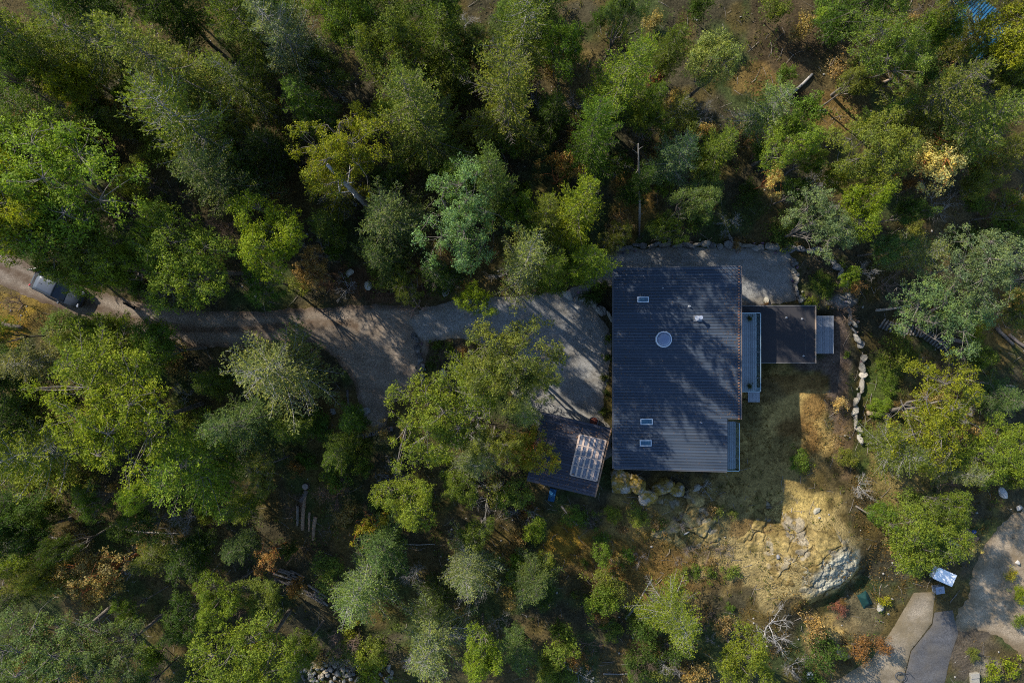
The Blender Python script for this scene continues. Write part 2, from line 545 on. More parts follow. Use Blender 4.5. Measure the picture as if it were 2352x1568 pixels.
M['roof'] = mat_roof('roof_metal', (0.036, 0.051, 0.075), 0.5, 0.7, (0.062, 0.067, 0.074), 0.2)
M['roofdark'] = mat_roof('roof_gap', (0.02, 0.021, 0.024), 0.7, 0.2)
M['shedroof'] = mat_roof('shed_metal', (0.036, 0.040, 0.055), 0.55, 0.6, (0.075, 0.055, 0.045), 0.2)
M['membrane'] = mat_roof('roof_membrane', (0.028, 0.028, 0.032), 0.75, 0.7, (0.055, 0.046, 0.040), 0.12)
M['blueroof'] = mat_roof('blue_metal', (0.012, 0.10, 0.20), 0.45, 0.5, (0.03, 0.09, 0.14))

def mat_glass(name, col, rough=0.06):
    t = NT(name)
    t.pbr(col, rough, 0.5, 0.0, **{'Coat Weight': 0.25, 'Coat Roughness': 0.05})
    return t.m
M['pane'] = mat_glass('skylight_glass', (0.022, 0.075, 0.125), 0.12)
M['carglass'] = mat_glass('car_glass', (0.012, 0.016, 0.022))
M['dome'] = mat_glass('dome_acrylic', (0.13, 0.165, 0.25), 0.16)

def mat_clear():
    t = NT('clear_glass')
    g = t.n('ShaderNodeBsdfGlossy'); g.inputs['Roughness'].default_value = 0.03
    tr = t.n('ShaderNodeBsdfTransparent'); tr.inputs['Color'].default_value = (0.80, 0.92, 0.90, 1)
    mx = t.n('ShaderNodeMixShader'); mx.inputs[0].default_value = 0.14
    t.l(tr.outputs[0], mx.inputs[1]); t.l(g.outputs[0], mx.inputs[2]); t.l(mx.outputs[0], t.out.inputs[0])
    return t.m
M['clear'] = mat_clear()

def mat_poly():
    t = NT('polycarbonate')
    p = t.coord()
    d = t.pbr(t.mix(t.mr(t.noise(p, 4, 4), 0.35, 0.65, 0, 1), (0.085, 0.10, 0.13), (0.15, 0.16, 0.185)), 0.3, 0.5)
    return t.m
M['poly'] = mat_poly()

# ------------------------------------------------------------------ ground sheet
def axis(lo, hi, step, far):
    core = np.arange(lo, hi + 1e-6, step)
    out = [hi + v for v in np.geomspace(1.0, far, 18)]
    inn = [lo - v for v in np.geomspace(1.0, far, 18)][::-1]
    return np.array(list(inn) + list(core) + list(out))

def ground():
    xs = axis(-52, 52, 0.36, 420); ys = axis(-36, 36, 0.36, 420)
    X, Y = np.meshgrid(xs, ys)
    x, y = X.ravel(), Y.ravel()
    pm = pad_mask(x, y)
    Z = zg(x, y) - 0.06 * (pm > 0.999)
    nx, ny = len(xs), len(ys)
    i = (np.arange(ny - 1)[:, None] * nx + np.arange(nx - 1)[None, :]).ravel()
    F = np.stack([i, i + 1, i + nx + 1, i + nx], -1)
    # soil colours: what lies on the ground where
    dx, dy = x / (CAM_H * K) + 1176, 784 - y / (CAM_H * K)
    base = np.array([0.052, 0.045, 0.025])
    C = np.tile(base, (len(x), 1))
    n = fbm(x, y, 6.0, 41)[:, None]; n2 = fbm(x, y, 3.0, 77)[:, None]; n3 = fbm(x, y, 2.2, 55)[:, None]
    C = C * (1 - sst(0.45, 0.65, n)) + np.array([0.082, 0.062, 0.025]) * sst(0.45, 0.65, n)
    C = C * (1 - 0.8 * sst(0.52, 0.66, n2)) + np.array([0.045, 0.062, 0.018]) * 0.8 * sst(0.52, 0.66, n2)
    C = C * (1 - 0.7 * sst(0.56, 0.68, n3)) + np.array([0.090, 0.066, 0.020]) * 0.7 * sst(0.56, 0.68, n3)
    relief = np.zeros(len(x))
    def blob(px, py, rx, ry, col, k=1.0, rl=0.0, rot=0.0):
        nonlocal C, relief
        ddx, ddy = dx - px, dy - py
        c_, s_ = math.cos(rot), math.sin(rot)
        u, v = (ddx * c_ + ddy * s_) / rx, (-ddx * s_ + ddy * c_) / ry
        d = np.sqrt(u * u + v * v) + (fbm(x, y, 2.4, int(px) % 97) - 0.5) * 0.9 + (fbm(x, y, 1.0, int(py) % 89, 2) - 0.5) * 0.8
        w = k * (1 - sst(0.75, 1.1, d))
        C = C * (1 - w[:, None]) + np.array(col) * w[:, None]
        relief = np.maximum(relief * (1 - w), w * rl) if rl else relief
    tan = (0.27, 0.205, 0.085); olive = (0.34, 0.232, 0.076); ochre = (0.19, 0.115, 0.015); rust = (0.115, 0.058, 0.018)
    soil = (0.095, 0.070, 0.055); grass = (0.060, 0.085, 0.018); litter = (0.13, 0.085, 0.045)
    blob(1600, 1250, 330, 130, (0.185, 0.130, 0.042), 0.9, 0.5)
    blob(1400, 1290, 150, 70, (0.15, 0.095, 0.018), 0.7, 0.3)
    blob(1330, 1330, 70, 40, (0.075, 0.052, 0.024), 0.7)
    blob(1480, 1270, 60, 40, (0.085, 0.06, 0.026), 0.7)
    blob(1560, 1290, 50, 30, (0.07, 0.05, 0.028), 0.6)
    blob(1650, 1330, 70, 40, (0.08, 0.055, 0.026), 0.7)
    blob(1290, 1245, 60, 40, ochre, 0.85)
    blob(1810, 960, 130, 110, olive, 0.95, 0.4)
    blob(1840, 1010, 60, 50, rust, 0.8)
    blob(1840, 880, 80, 25, rust, 0.7)
    blob(1760, 905, 40, 30, (0.12, 0.085, 0.035), 0.8)
    blob(1725, 960, 35, 45, (0.10, 0.085, 0.035), 0.7)
    blob(1870, 940, 40, 35, rust, 0.7)
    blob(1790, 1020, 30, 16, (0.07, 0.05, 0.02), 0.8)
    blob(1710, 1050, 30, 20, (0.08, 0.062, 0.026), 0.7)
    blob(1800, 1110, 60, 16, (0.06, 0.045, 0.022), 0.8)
    blob(1760, 1090, 120, 90, (0.26, 0.185, 0.062), 0.8, 0.7)
    blob(1830, 1180, 95, 55, (0.31, 0.23, 0.078), 0.9, 1.0)
    blob(1640, 1200, 120, 70, (0.18, 0.14, 0.055), 0.8, 1.0)
    blob(1800, 1300, 180, 85, tan, 0.95, 1.0)
    blob(1900, 1240, 70, 90, tan, 0.9, 1.0)
    blob(1905, 1310, 70, 55, (0.34, 0.31, 0.22), 0.95, 1.0, -0.5)
    blob(1730, 1215, 60, 30, rust, 0.6)
    blob(1900, 1490, 60, 40, tan, 0.9, 0.6)
    blob(1940, 1450, 50, 25, olive, 0.8)
    blob(1520, 1330, 120, 60, (0.14, 0.085, 0.025), 0.7, 0.5)
    blob(60, 722, 85, 50, (0.145, 0.098, 0.020), 0.85, 0.6)
    blob(20, 705, 26, 12, (0.20, 0.13, 0.016), 0.8)
    blob(70, 720, 24, 14, (0.19, 0.125, 0.016), 0.8)
    blob(60, 745, 30, 10, (0.07, 0.05, 0.024), 0.8)
    blob(40, 700, 30, 14, (0.10, 0.07, 0.03), 0.7)
    blob(95, 735, 26, 22, (0.09, 0.062, 0.02), 0.7)
    blob(10, 760, 60, 40, ochre, 0.9)
    blob(1450, 470, 50, 80, (0.15, 0.095, 0.025), 0.9)
    blob(1800, 110, 130, 110, (0.068, 0.048, 0.025), 0.9)
    blob(1900, 270, 60, 45, (0.17, 0.11, 0.035), 0.9, 0.3)
    blob(1720, 200, 70, 50, (0.15, 0.095, 0.03), 0.8)
    blob(2290, 420, 80, 100, (0.085, 0.055, 0.024), 0.9)
    blob(2170, 500, 60, 60, (0.14, 0.10, 0.045), 0.8)
    blob(2300, 720, 80, 70, (0.16, 0.095, 0.025), 0.8)
    blob(2200, 870, 80, 60, (0.15, 0.10, 0.045), 0.85)
    blob(2040, 880, 45, 80, grass, 0.9)
    blob(2000, 1050, 40, 60, grass, 0.7)
    blob(2060, 1120, 70, 90, (0.20, 0.15, 0.05), 0.85, 0.5)
    blob(1880, 645, 60, 55, (0.075, 0.06, 0.035), 0.9)
    blob(1890, 660, 40, 30, (0.05, 0.075, 0.018), 0.8)
    blob(1935, 850, 26, 150, soil, 0.95)
    blob(1900, 840, 60, 20, soil, 0.9)
    blob(1930, 690, 30, 12, (0.19, 0.18, 0.17), 0.9)
    blob(1948, 980, 22, 110, litter, 0.8)
    blob(860, 650, 130, 50, (0.085, 0.048, 0.026), 0.85)
    blob(760, 970, 60, 80, (0.12, 0.085, 0.028), 0.7)
    blob(1040, 815, 55, 40, (0.055, 0.045, 0.03), 0.9)
    blob(2000, 1440, 60, 60, (0.12, 0.095, 0.05), 0.85)
    blob(2280, 1300, 60, 60, soil, 0.4)
    blob(2340, 1330, 40, 120, (0.14, 0.13, 0.03), 0.6)
    blob(2260, 1520, 90, 70, (0.085, 0.068, 0.05), 0.9)
    blob(2320, 1570, 40, 20, (0.25, 0.21, 0.14), 0.8)
    blob(800, 1500, 130, 40, (0.09, 0.07, 0.05), 0.7)
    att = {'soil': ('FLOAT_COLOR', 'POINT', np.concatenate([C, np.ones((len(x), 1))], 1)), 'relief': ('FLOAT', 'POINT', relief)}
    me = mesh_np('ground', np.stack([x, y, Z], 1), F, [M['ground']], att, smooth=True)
    tag(link('ground', me), kind='structure')
ground()

def sheet(name, poly, mat, lift, seed, jit=0.06, step=0.4, wear=None):
    b = densify(poly, step, jit, seed)
    if jit > .1:
        q = np.array(b); q = q + (np.stack([fbm(q[:, 0], q[:, 1], 1.3, seed), fbm(q[:, 0], q[:, 1], 1.3, seed + 9)], 1) - .5) * jit * 3
        b = [tuple(v) for v in q]
    P = np.array(b)
    x0, y0 = P.min(0); x1, y1 = P.max(0)
    gx, gy = np.meshgrid(np.arange(x0, x1, step), np.arange(y0, y1, step))
    gx, gy = gx.ravel(), gy.ravel()
    sd_ = poly_sd(gx, gy, b)
    k = sd_ < -step * 0.45
    vs_ = [Vector(p) for p in b] + [Vector((a, c)) for a, c in zip(gx[k], gy[k])]
    n = len(b)
    ov, oe, of, *_ = delaunay_2d_cdt(vs_, [(i, (i + 1) % n) for i in range(n)], [tuple(range(n))], 1, 1e-5)
    V = np.array([(v.x, v.y) for v in ov])
    Z = zg(V[:, 0], V[:, 1]) + lift
    edge = poly_sd(V[:, 0], V[:, 1], b)
    Z = Z - 0.05 * (edge > -0.05)
    F = np.array([f if len(f) == 3 else f[:3] for f in of], np.int32)
    a, b2, c2 = V[F[:, 0]], V[F[:, 1]], V[F[:, 2]]
    flip = ((b2 - a)[:, 0] * (c2 - a)[:, 1] - (b2 - a)[:, 1] * (c2 - a)[:, 0]) < 0
    F[flip] = F[flip][:, ::-1]
    w = np.zeros(len(V)) if wear is None else wear(V[:, 0], V[:, 1], edge)
    me = mesh_np(name, np.column_stack([V, Z]), F, [mat], {'wear': ('FLOAT', 'POINT', w)}, smooth=True)
    return tag(link(name, me), kind='structure')

_mid = np.array(DP([(-40, 590), (60, 640), (150, 676), (300, 735), (430, 756), (560, 758), (700, 745), (800, 742), (900, 790)]))
def wear_track(x, y, edge):
    d = np.full(len(x), 1e9)
    for a, b in zip(_mid[:-1], _mid[1:]):
        e = b - a; t = np.clip(((x - a[0]) * e[0] + (y - a[1]) * e[1]) / (e @ e), 0, 1)
        d = np.minimum(d, np.hypot(x - a[0] - t * e[0], y - a[1] - t * e[1]))
    w = 0.9 * (1 - sst(0.25, 0.5, d)) + 0.9 * sst(-0.7, -0.1, edge)
    w = np.where(x > -14, 0.9 * sst(-0.6, -0.1, edge), w)
    return np.clip(w, 0, 1)
def wear_edge(x, y, edge):
    return 0.85 * sst(-0.9, 0.0, edge + .7 * (fbm(x, y, 1.0, 5) - .5))
sheet('dirt_track', P_TRACK, M['dirt'], 0.015, 1, 0.12, 0.3, wear_track)
sheet('gravel_driveway', P_GRAVEL, M['gravel'], 0.03, 2, 0.12, 0.35, wear_edge)
sheet('sandy_yard', P_YARD, M['sand'], 0.015, 3, 0.25, 0.4, wear_edge)
sheet('concrete_pad', P_PAD, M['padmat'], 0.03, 4, 0.02, 0.4, wear_edge)
sheet('shade_toned_drive', P_DRIVE, M['shade_tone'], 0.042, 5, 0.03, 0.4, lambda x, y, e: .7 * sst(-.35, 0, e + .6 * (fbm(x, y, .8, 6) - .5)))  # dark sheet whose colour stands in for shade lying on the drive

def cells(x, y, size, seed):
    """distance to the nearest and second nearest jittered cell centre, in cell sizes"""
    u, v = x / size, y / size
    iu, iv = np.floor(u), np.floor(v)
    f1 = np.full(x.shape, 9.0); f2 = np.full(x.shape, 9.0); hv = np.zeros(x.shape)
    for a in (-1, 0, 1):
        for b in (-1, 0, 1):
            cx, cy_ = iu + a, iv + b
            d = np.hypot(cx + _hash(cx, cy_, seed) - u, cy_ + _hash(cx, cy_, seed + 5) - v)
            h = _hash(cx, cy_, seed + 11)
            nearer = d < f1
            f2 = np.where(nearer, f1, np.minimum(f2, d)); hv = np.where(nearer, h, hv); f1 = np.where(nearer, d, f1)
    return f1, f2, hv

def outcrop():
    x0, y1 = W(1385, 1095, -1); x1, y0 = W(2005, 1445, -1)
    xs = np.arange(x0, x1, .065); ys = np.arange(y0, y1, .065)
    X, Y = np.meshgrid(xs, ys); x, y = X.ravel(), Y.ravel()
    cx, cy_ = W(1862, 1280, -1)
    u, v = (x - cx) * .82 - (y - cy_) * .57, (x - cx) * .57 + (y - cy_) * .82
    wob = (fbm(x, y, 3.0, 61) - .5)
    d = np.sqrt((u / 5.1) ** 2 + (v / 4.2) ** 2) + wob * .5
    m1 = 1 - sst(.72, 1.0, d)
    bx_, by_ = W(1640, 1200, 0)
    d2 = np.sqrt(((x - bx_) / 8.6) ** 2 + ((y - by_) / 3.4) ** 2) + wob * .7
    patch = sst(.42, .52, fbm(x, y, 2.6, 140))
    m2 = (1 - sst(.7, 1.0, d2)) * patch
    m = np.maximum(m1, m2)
    dome, dome2 = W(1905, 1300, -1)
    rx, ry = (x - dome) * .84 + (y - dome2) * .54, -(x - dome) * .54 + (y - dome2) * .84
    face = (1 - sst(.6, 1.05, np.sqrt((rx / 3.9) ** 2 + (ry / 1.75) ** 2) + (fbm(x, y, 1.0, 71) - .5) * .7)) * m1
    wx, wy = x + (fbm(x, y, 1.1, 15) - .5) * 1.2, y + (fbm(x, y, 1.1, 16) - .5) * 1.2
    f1, f2, hv = cells(wx, wy, 1.9, 7)           # broken slabs
    k1, k2, kv = cells(x + (fbm(x, y, .5, 25) - .5) * .3, y + (fbm(x, y, .5, 26) - .5) * .3, .40, 19)      # knobs of the pale face
    crack = 1 - sst(.0, .06, f2 - f1)
    z = zg(x, y) - .12 + m * (.16 + .24 * (hv - .3) + .22 * (fbm(x, y, 1.3, 21, 3) - .45) - .15 * crack + .05 * (fbm(x, y, .2, 12, 2) - .5) * 2)
    z = z + m * (1 - face) * .10 * (fbm(x, y, .45, 8, 2) - .5) * 2 + face * (.15 * (.55 - k1) + .09 * (kv - .5) + .30 * (fbm(x, y, .55, 301, 3) - .5) + .12 * (fbm(x, y, .14, 303, 2) - .5))
    a, b = np.array([.265, .195, .075]), np.array([.37, .345, .255])
    a2 = np.array([.165, .128, .042])
    q = sst(.42, .6, fbm(x, y, 2.0, 144))[:, None] * (1 - m1[:, None] * .6)
    C = a * (1 - q) + a2 * q
    C = C * (1 - face[:, None]) + b * face[:, None]
    g = sst(.5, .66, fbm(x, y, 1.7, 44))[:, None] * (1 - .8 * face[:, None])
    C = C * (1 - .65 * g) + np.array([.125, .085, .028]) * .65 * g
    C = C * (1 - .75 * (crack * m * (1 - face))[:, None]) + np.array([.05, .036, .016]) * .75 * (crack * m * (1 - face))[:, None]
    gr = sst(.62, .72, fbm(x, y, .9, 244))[:, None] * .45
    C = C * (1 - gr) + np.array([.27, .255, .225]) * gr
    C = C * (.70 + .55 * fbm(x, y, .5, 19)[:, None]) * (.82 + .36 * hv[:, None] * (1 - face[:, None]) + .18 * face[:, None])
    nx, ny = len(xs), len(ys)
    i = (np.arange(ny - 1)[:, None] * nx + np.arange(nx - 1)[None, :]).ravel()
    F = np.stack([i, i + 1, i + nx + 1, i + nx], -1)
    F = F[(m[F] > .02).any(1)]
    me = mesh_np('rock_outcrop', np.stack([x, y, z], 1), F, [M['ground']], {'soil': ('FLOAT_COLOR', 'POINT', np.concatenate([C, np.ones((len(x), 1))], 1)), 'relief': ('FLOAT', 'POINT', m * .3)}, smooth=True)
    tag(link('rock_outcrop', me), kind='structure')
outcrop()

# ------------------------------------------------------------------ plant prototypes (leaf mesh, wood mesh, height, radius)
def cat_leaf(name, parts, mat, rng):
    V = []; F = []; n = 0
    for v, f in parts:
        V.append(v); F.append(f + n); n += len(v)
    V = np.concatenate(V); F = np.concatenate(F)
    m = len(F)
    return mesh_np(name, V, F, [mat], {'var': ('FLOAT', 'FACE', rng.random(m)), 'age': ('FLOAT', 'FACE', rng.random(m))})

def wood_mesh(name, paths, sides=5, thick=None):
    big = [p for p in paths if np.max(p[1]) > 0.05]; small = [p for p in paths if np.max(p[1]) <= 0.05]
    V = []; F = []; n = 0
    for lst, s in ((big, sides + 2), (small, 3)):
        if lst:
            v, f = tube_arr(lst, s); V.append(v); F.append(f + n); n += len(v)
    return mesh_np(name, np.concatenate(V), np.concatenate(F), [M['bark']], smooth=True)

def fir(seed, H=16., Rc=4.0, nb=110, start=0.22, prof=0.75, droop=0.10, leafk=1.0, bare=0.10, lump=0.25, top=0.03):
    rng = np.random.default_rng(seed)
    paths = []; LP = []; LA = []; LB = []
    sway = rng.normal(0, 0.12, 2)
    tz = np.linspace(0, 1, 9)
    tx = sway[0] * np.sin(tz * 3); ty = sway[1] * np.sin(tz * 2.4)
    paths.append((np.stack([tx, ty, tz * H], 1), 0.22 * (1 - tz) ** 1.1 + 0.015))
    az = rng.random() * 6.28
    ph = rng.random(4) * 6.28
    for i in range(nb):
        t = start + (1 - start) * ((i + rng.random()) / nb) ** 1.05
        t = min(t, 0.995)
        az += 2.399 + rng.normal(0, 0.35)
        lob = 1 + lump * (math.sin(2 * az + ph[0]) * 0.5 + math.sin(3 * az + ph[1] + 5 * t) * 0.5 + math.sin(az + ph[2]) * 0.4)
        body = min(1.0, (t - start + 0.12) / 0.22)
        L = Rc * ((1 - t) ** prof * 1.08 + top) * body * lob * rng.uniform(0.6, 1.12)
        if L < 0.25: L = 0.25
        pitch = -0.10 + 0.95 * t ** 3 + rng.normal(0, 0.10)
        m = 6
        s = np.linspace(0, 1, m)
        hd = np.array([math.cos(az), math.sin(az), 0]); sdv = np.array([-hd[1], hd[0], 0])
        bend = rng.normal(0, 0.10)
        zz = L * s * math.sin(pitch) - droop * L * np.sin(s * 2.2) + 0.12 * L * s ** 3
        pts = np.outer(s * L * math.cos(pitch), hd) + np.outer(bend * L * s * s, sdv)
        pts[:, 2] += zz
        o = np.array([np.interp(t, tz, tx), np.interp(t, tz, ty), t * H])
        pts = pts + o
        paths.append((pts, (0.010 + 0.011 * L) * (1 - s * 0.88)))
        isbare = rng.random() < bare
        T = unit(np.gradient(pts, axis=0))
        nst = max(3, int(L / 0.24))
        for k in range(nst):
            f = 0.06 + 0.94 * (k + rng.random()) / nst
            c = np.array([np.interp(f, s, pts[:, q]) for q in range(3)])
            tt = np.array([np.interp(f, s, T[:, q]) for q in range(3)])
            for sg in (-1, 1):
                l2 = (0.42 * L * (1 - f) + 0.30) * rng.uniform(0.5, 1.15)
                d = unit(tt * rng.uniform(0.55, 1.0) + sg * sdv * rng.uniform(0.6, 1.0) + np.array([0, 0, rng.normal(-0.05, 0.22)]))
                e = c + d * l2
                if rng.random() < 0.30 or isbare:
                    paths.append((np.array([c, c + d * l2 * 0.55 + [0, 0, 0.02], e]), np.array([0.012, 0.009, 0.004]) * 1.2))
                if isbare and rng.random() < 0.75: continue
                nl = max(3, int(l2 / 0.050 * leafk))
                q = rng.random(nl)
                base = c + np.outer(q * l2, d) + rng.normal(0, 0.035, (nl, 3))
                a = unit(d * 0.9 + rng.normal(0, 0.55, (nl, 3)) + np.array([0, 0, 0.18]))
                LP.append(base); LA.append(a)
    P = np.concatenate(LP); A = np.concatenate(LA)
    B = unit(np.cross(A, unit(rng.normal(0, 0.55, P.shape) + np.array([0, 0, 1.0]))))
    ln = rng.uniform(0.10, 0.23, len(P)); wd = ln * rng.uniform(0.36, 0.55, len(P))
    leaf = cat_leaf('fir_crown', [leaf_arr(P, A, B, ln, wd, rng)], M['leaf'], rng)
    return dict(leaf=leaf, wood=wood_mesh('fir_trunk', paths), H=H, R=Rc, n=len(P))

def broad(seed, H=12., Rc=4.0, npuff=120, nleaf=170, leaf=0.16, puff=0.75, flat=0.62, lump=0.35, base=0.35, wood=0.2, openk=0.25, mat='leaf', nl=6, dead=0.0, multi=1):
    rng = np.random.default_rng(seed)
    cz = H - Rc * flat * 1.0
    paths = []; C = []
    ph = rng.random(6) * 6.28
    # limb ends spread over the dome, puffs cluster round them
    K_ = nl + 3
    laz = np.arange(K_) * 2.399 + rng.random() * 6; lel = np.arcsin(np.clip(0.02 + 0.98 * (np.arange(K_) + 0.5) / K_, 0, 1))
    trunk_top = H * base
    lean = rng.normal(0, 0.05, 2)
    paths.append((np.array([[0, 0, 0], [lean[0] * 3, lean[1] * 3, trunk_top * 0.5], [lean[0] * 6, lean[1] * 6, trunk_top]]), np.array([wood, wood * 0.8, wood * 0.65])))
    tip0 = paths[0][0][-1]
    limbs = []
    for k in range(K_):
        e = np.array([math.cos(laz[k]) * math.cos(lel[k]), math.sin(laz[k]) * math.cos(lel[k]), math.sin(lel[k]) * flat]) * Rc * 0.62
        e[2] += cz
        mid = tip0 * 0.45 + e * 0.55 + rng.normal(0, 0.25, 3); mid[2] -= 0.2
        pts = np.array([tip0, tip0 * 0.75 + e * 0.25 + rng.normal(0, .12, 3), mid, e])
        paths.append((pts, wood * np.array([0.55, 0.42, 0.30, 0.16])))
        limbs.append(e)
    limbs = np.array(limbs)
    LP = []; LN = []
    for i in range(npuff):
        a = rng.random() * 6.28
        ce = rng.uniform(-0.12, 1.0)
        el = math.asin(ce)
        lob = 1 + lump * (0.45 * math.sin(2 * a + ph[0]) + 0.4 * math.sin(3 * a + ph[1]) + 0.35 * math.sin(5 * a + ph[2]) + 0.3 * math.sin(4 * el + ph[3]))
        rr = Rc * 0.86 * lob * (rng.random() ** openk)
        p = np.array([math.cos(a) * math.cos(el), math.sin(a) * math.cos(el), math.sin(el) * flat]) * rr
        p[2] += cz
        j = np.argmin(((limbs - p) ** 2).sum(1))
        m_ = limbs[j] * 0.5 + p * 0.5 + rng.normal(0, 0.12, 3)
        paths.append((np.array([limbs[j], m_, p]), wood * np.array([0.13, 0.09, 0.05])))
        pr = puff * rng.uniform(0.6, 1.2)
        n = int(1.45 * nleaf * rng.uniform(0.6, 1.2) * (pr / puff) ** 2)
        for _ in range(3):
            d = unit(rng.normal(0, 1, 3) + np.array([0, 0, .3])) * pr * rng.uniform(0.5, 1.0)
            paths.append((np.array([p, p + d * 0.6 + rng.normal(0, .03, 3), p + d]), np.array([0.016, 0.011, 0.005])))
        if rng.random() < dead: continue
        # leaves in little tufts: sub-centres on the puff's upper shell
        ns = max(4, n // 8)
        sdir = unit(rng.normal(0, 1, (ns, 3)) + np.array([0, 0, 0.35]))
        sub = p + sdir * pr * (rng.random((ns, 1)) ** 0.4) * np.array([1, 1, 0.8])
        idx = rng.integers(0, ns, n)
        LP.append(sub[idx] + rng.normal(0, 0.085, (n, 3))); LN.append(unit(sdir[idx] * 0.6 + rng.normal(0, 0.6, (n, 3)) + np.array([0, 0, 0.5])))
    P = np.concatenate(LP); N = np.concatenate(LN)
    A = unit(np.cross(N, rng.normal(0, 1, P.shape))); B = np.cross(N, A)
    ln = 0.86 * leaf * rng.uniform(0.5, 1.1, len(P)) * np.where(rng.random(len(P)) < .12, 1.5, 1); wd = ln * rng.uniform(0.5, 0.72, len(P))
    lf = cat_leaf('broad_crown', [leaf_arr(P, A, B, ln, wd, rng)], M[mat], rng)
    return dict(leaf=lf, wood=wood_mesh('broad_trunk', paths), H=H, R=Rc, n=len(P))

def dead(seed, H=3.0, Rc=1.5, lev=4, kids=4, r0=0.06, spread=0.6, up=0.35, mainlen=0.42, curl=0.12):
    rng = np.random.default_rng(seed)
    paths = []
    def grow(p, d, L, r, k):
        q = [p]; dd = d
        for i in range(4):
            dd = unit(dd + rng.normal(0, curl, 3) + np.array([0, 0, up * 0.10]))
            q.append(q[-1] + dd * L / 4)
        paths.append((np.array(q), np.linspace(r, r * 0.45, 5)))
        if k <= 0: return
        for j in range(kids + rng.integers(0, 2)):
            f = rng.uniform(0.3, 1.0)
            c = np.array([np.interp(f * 4, range(5), [w_[a] for w_ in q]) for a in range(3)])
            nd = unit(dd + rng.normal(0, spread, 3) + np.array([0, 0, up * 0.3]))
            grow(c, nd, L * rng.uniform(0.5, 0.85), max(0.006, r * 0.55), k - 1)
    for i in range(3):
        a = i * 2.1 + rng.random()
        grow(np.array([0., 0, 0]), unit(np.array([math.cos(a) * 0.7, math.sin(a) * 0.7, up * 2.2])), H * mainlen, r0, lev - 1)
    me = wood_mesh('dead_branches', paths, 4)
    co = np.array([v.co[:] for v in me.vertices]); rad = np.percentile(np.hypot(co[:, 0], co[:, 1]), 97); hh = co[:, 2].max()
    return dict(leaf=None, wood=me, H=float(hh), R=float(rad), n=0)

PROTO = {
    'fir1': fir(1, 17, 4.4, 125, 0.18, 0.52, 0.14, 1.05, 0.07, 0.38), 'fir2': fir(2, 15, 4.0, 110, 0.22, 0.45, 0.14, 1.05, 0.08, 0.45),
    'fir3': fir(3, 16, 3.8, 110, 0.2, 0.55, 0.20, 1.0, 0.12, 0.4, 0.05), 'fir4': fir(4, 13, 3.6, 100, 0.2, 0.42, 0.06, 1.15, 0.04, 0.5),
    'sweep1': fir(11, 14, 4.4, 90, 0.22, 0.45, 0.22, 0.9, 0.20, 0.4), 'sweep2': fir(12, 13, 4.0, 85, 0.22, 0.42, 0.04, 0.85, 0.22, 0.45, 0.06),
    'broad1': broad(21, 12, 4.0, 130, 180), 'broad2': broad(22, 11, 3.8, 110, 190, 0.17, 0.8, 0.7, 0.45),
    'broad3': broad(23, 13, 4.2, 150, 150, 0.15, 0.65, 0.75, 0.4, openk=0.35), 'broad4': broad(24, 9, 3.2, 80, 190, 0.16, 0.7, 0.7, 0.5),
    'broad5': broad(25, 12, 4.0, 120, 170, 0.15, 0.65, 0.8, 0.55, openk=0.4, dead=0.1),
    'round1': broad(26, 7, 2.6, 75, 200, 0.13, 0.6, 0.75, 0.22),
    'arb1': broad(31, 8, 3.0, 95, 130, 0.17, 0.55, 0.7, 0.4, 0.3, 0.16, 0.45, 'leaf_dry', 5, 0.12),
    'arb2': broad(32, 6, 2.4, 46, 100, 0.16, 0.5, 0.7, 0.5, 0.3, 0.13, 0.5, 'leaf_dry', 4, 0.2),
    'bush1': broad(41, 2.6, 1.5, 34, 110, 0.13, 0.42, 0.75, 0.4, 0.2, 0.06, 0.4),
    'bush2': broad(42, 2.2, 1.4, 28, 100, 0.14, 0.40, 0.75, 0.5, 0.2, 0.05, 0.4),
    'bush3': broad(43, 1.6, 1.2, 26, 80, 0.12, 0.36, 0.7, 0.5, 0.2, 0.04, 0.5, 'leaf_dry', 4, 0.2),
    'tuft1': broad(51, 0.8, 0.7, 14, 60, 0.12, 0.26, 0.8, 0.4, 0.15, 0.02, 0.5),
    'dead1': dead(61), 'dead2': dead(62, 3.0, 1.5, 4, 4, 0.05, 0.75, 0.2), 'dead3': dead(63, 5.0, 1.6, 4, 5, 0.08, 0.6, 0.5, 0.4),
}

# colours of foliage
YG = (0.180, 0.215, 0.016); LG = (0.158, 0.208, 0.023); GR = (0.100, 0.152, 0.021); OL = (0.140, 0.172, 0.030); BG = (0.096, 0.145, 0.042)
PG = (0.180, 0.220, 0.070); DG = (0.055, 0.092, 0.016); GOLD = (0.52, 0.44, 0.15); TANL = (0.27, 0.195, 0.065); RUST = (0.19, 0.11, 0.035)
SAGE = (0.145, 0.200, 0.085); YEL = (0.25, 0.245, 0.020)
GREYB = (0.25, 0.235, 0.215); FIRB = (0.15, 0.13, 0.11); BROWNB = (0.13, 0.095, 0.07); ORB = (0.30, 0.11, 0.04); SILV = (0.34, 0.325, 0.31); DKB = (0.085, 0.07, 0.058)
CNAME = {YG: 'yellow-green', LG: 'light green', GR: 'mid-green', OL: 'olive green', BG: 'bluish green', PG: 'pale grey-green', DG: 'dark green',
         GOLD: 'golden-leaved', TANL: 'tan-leaved', RUST: 'rust-brown', SAGE: 'sage-coloured', YEL: 'bright yellow-green'}
PLANTS = []      # (object, photo x, photo y, description)
prng = random.Random(5)

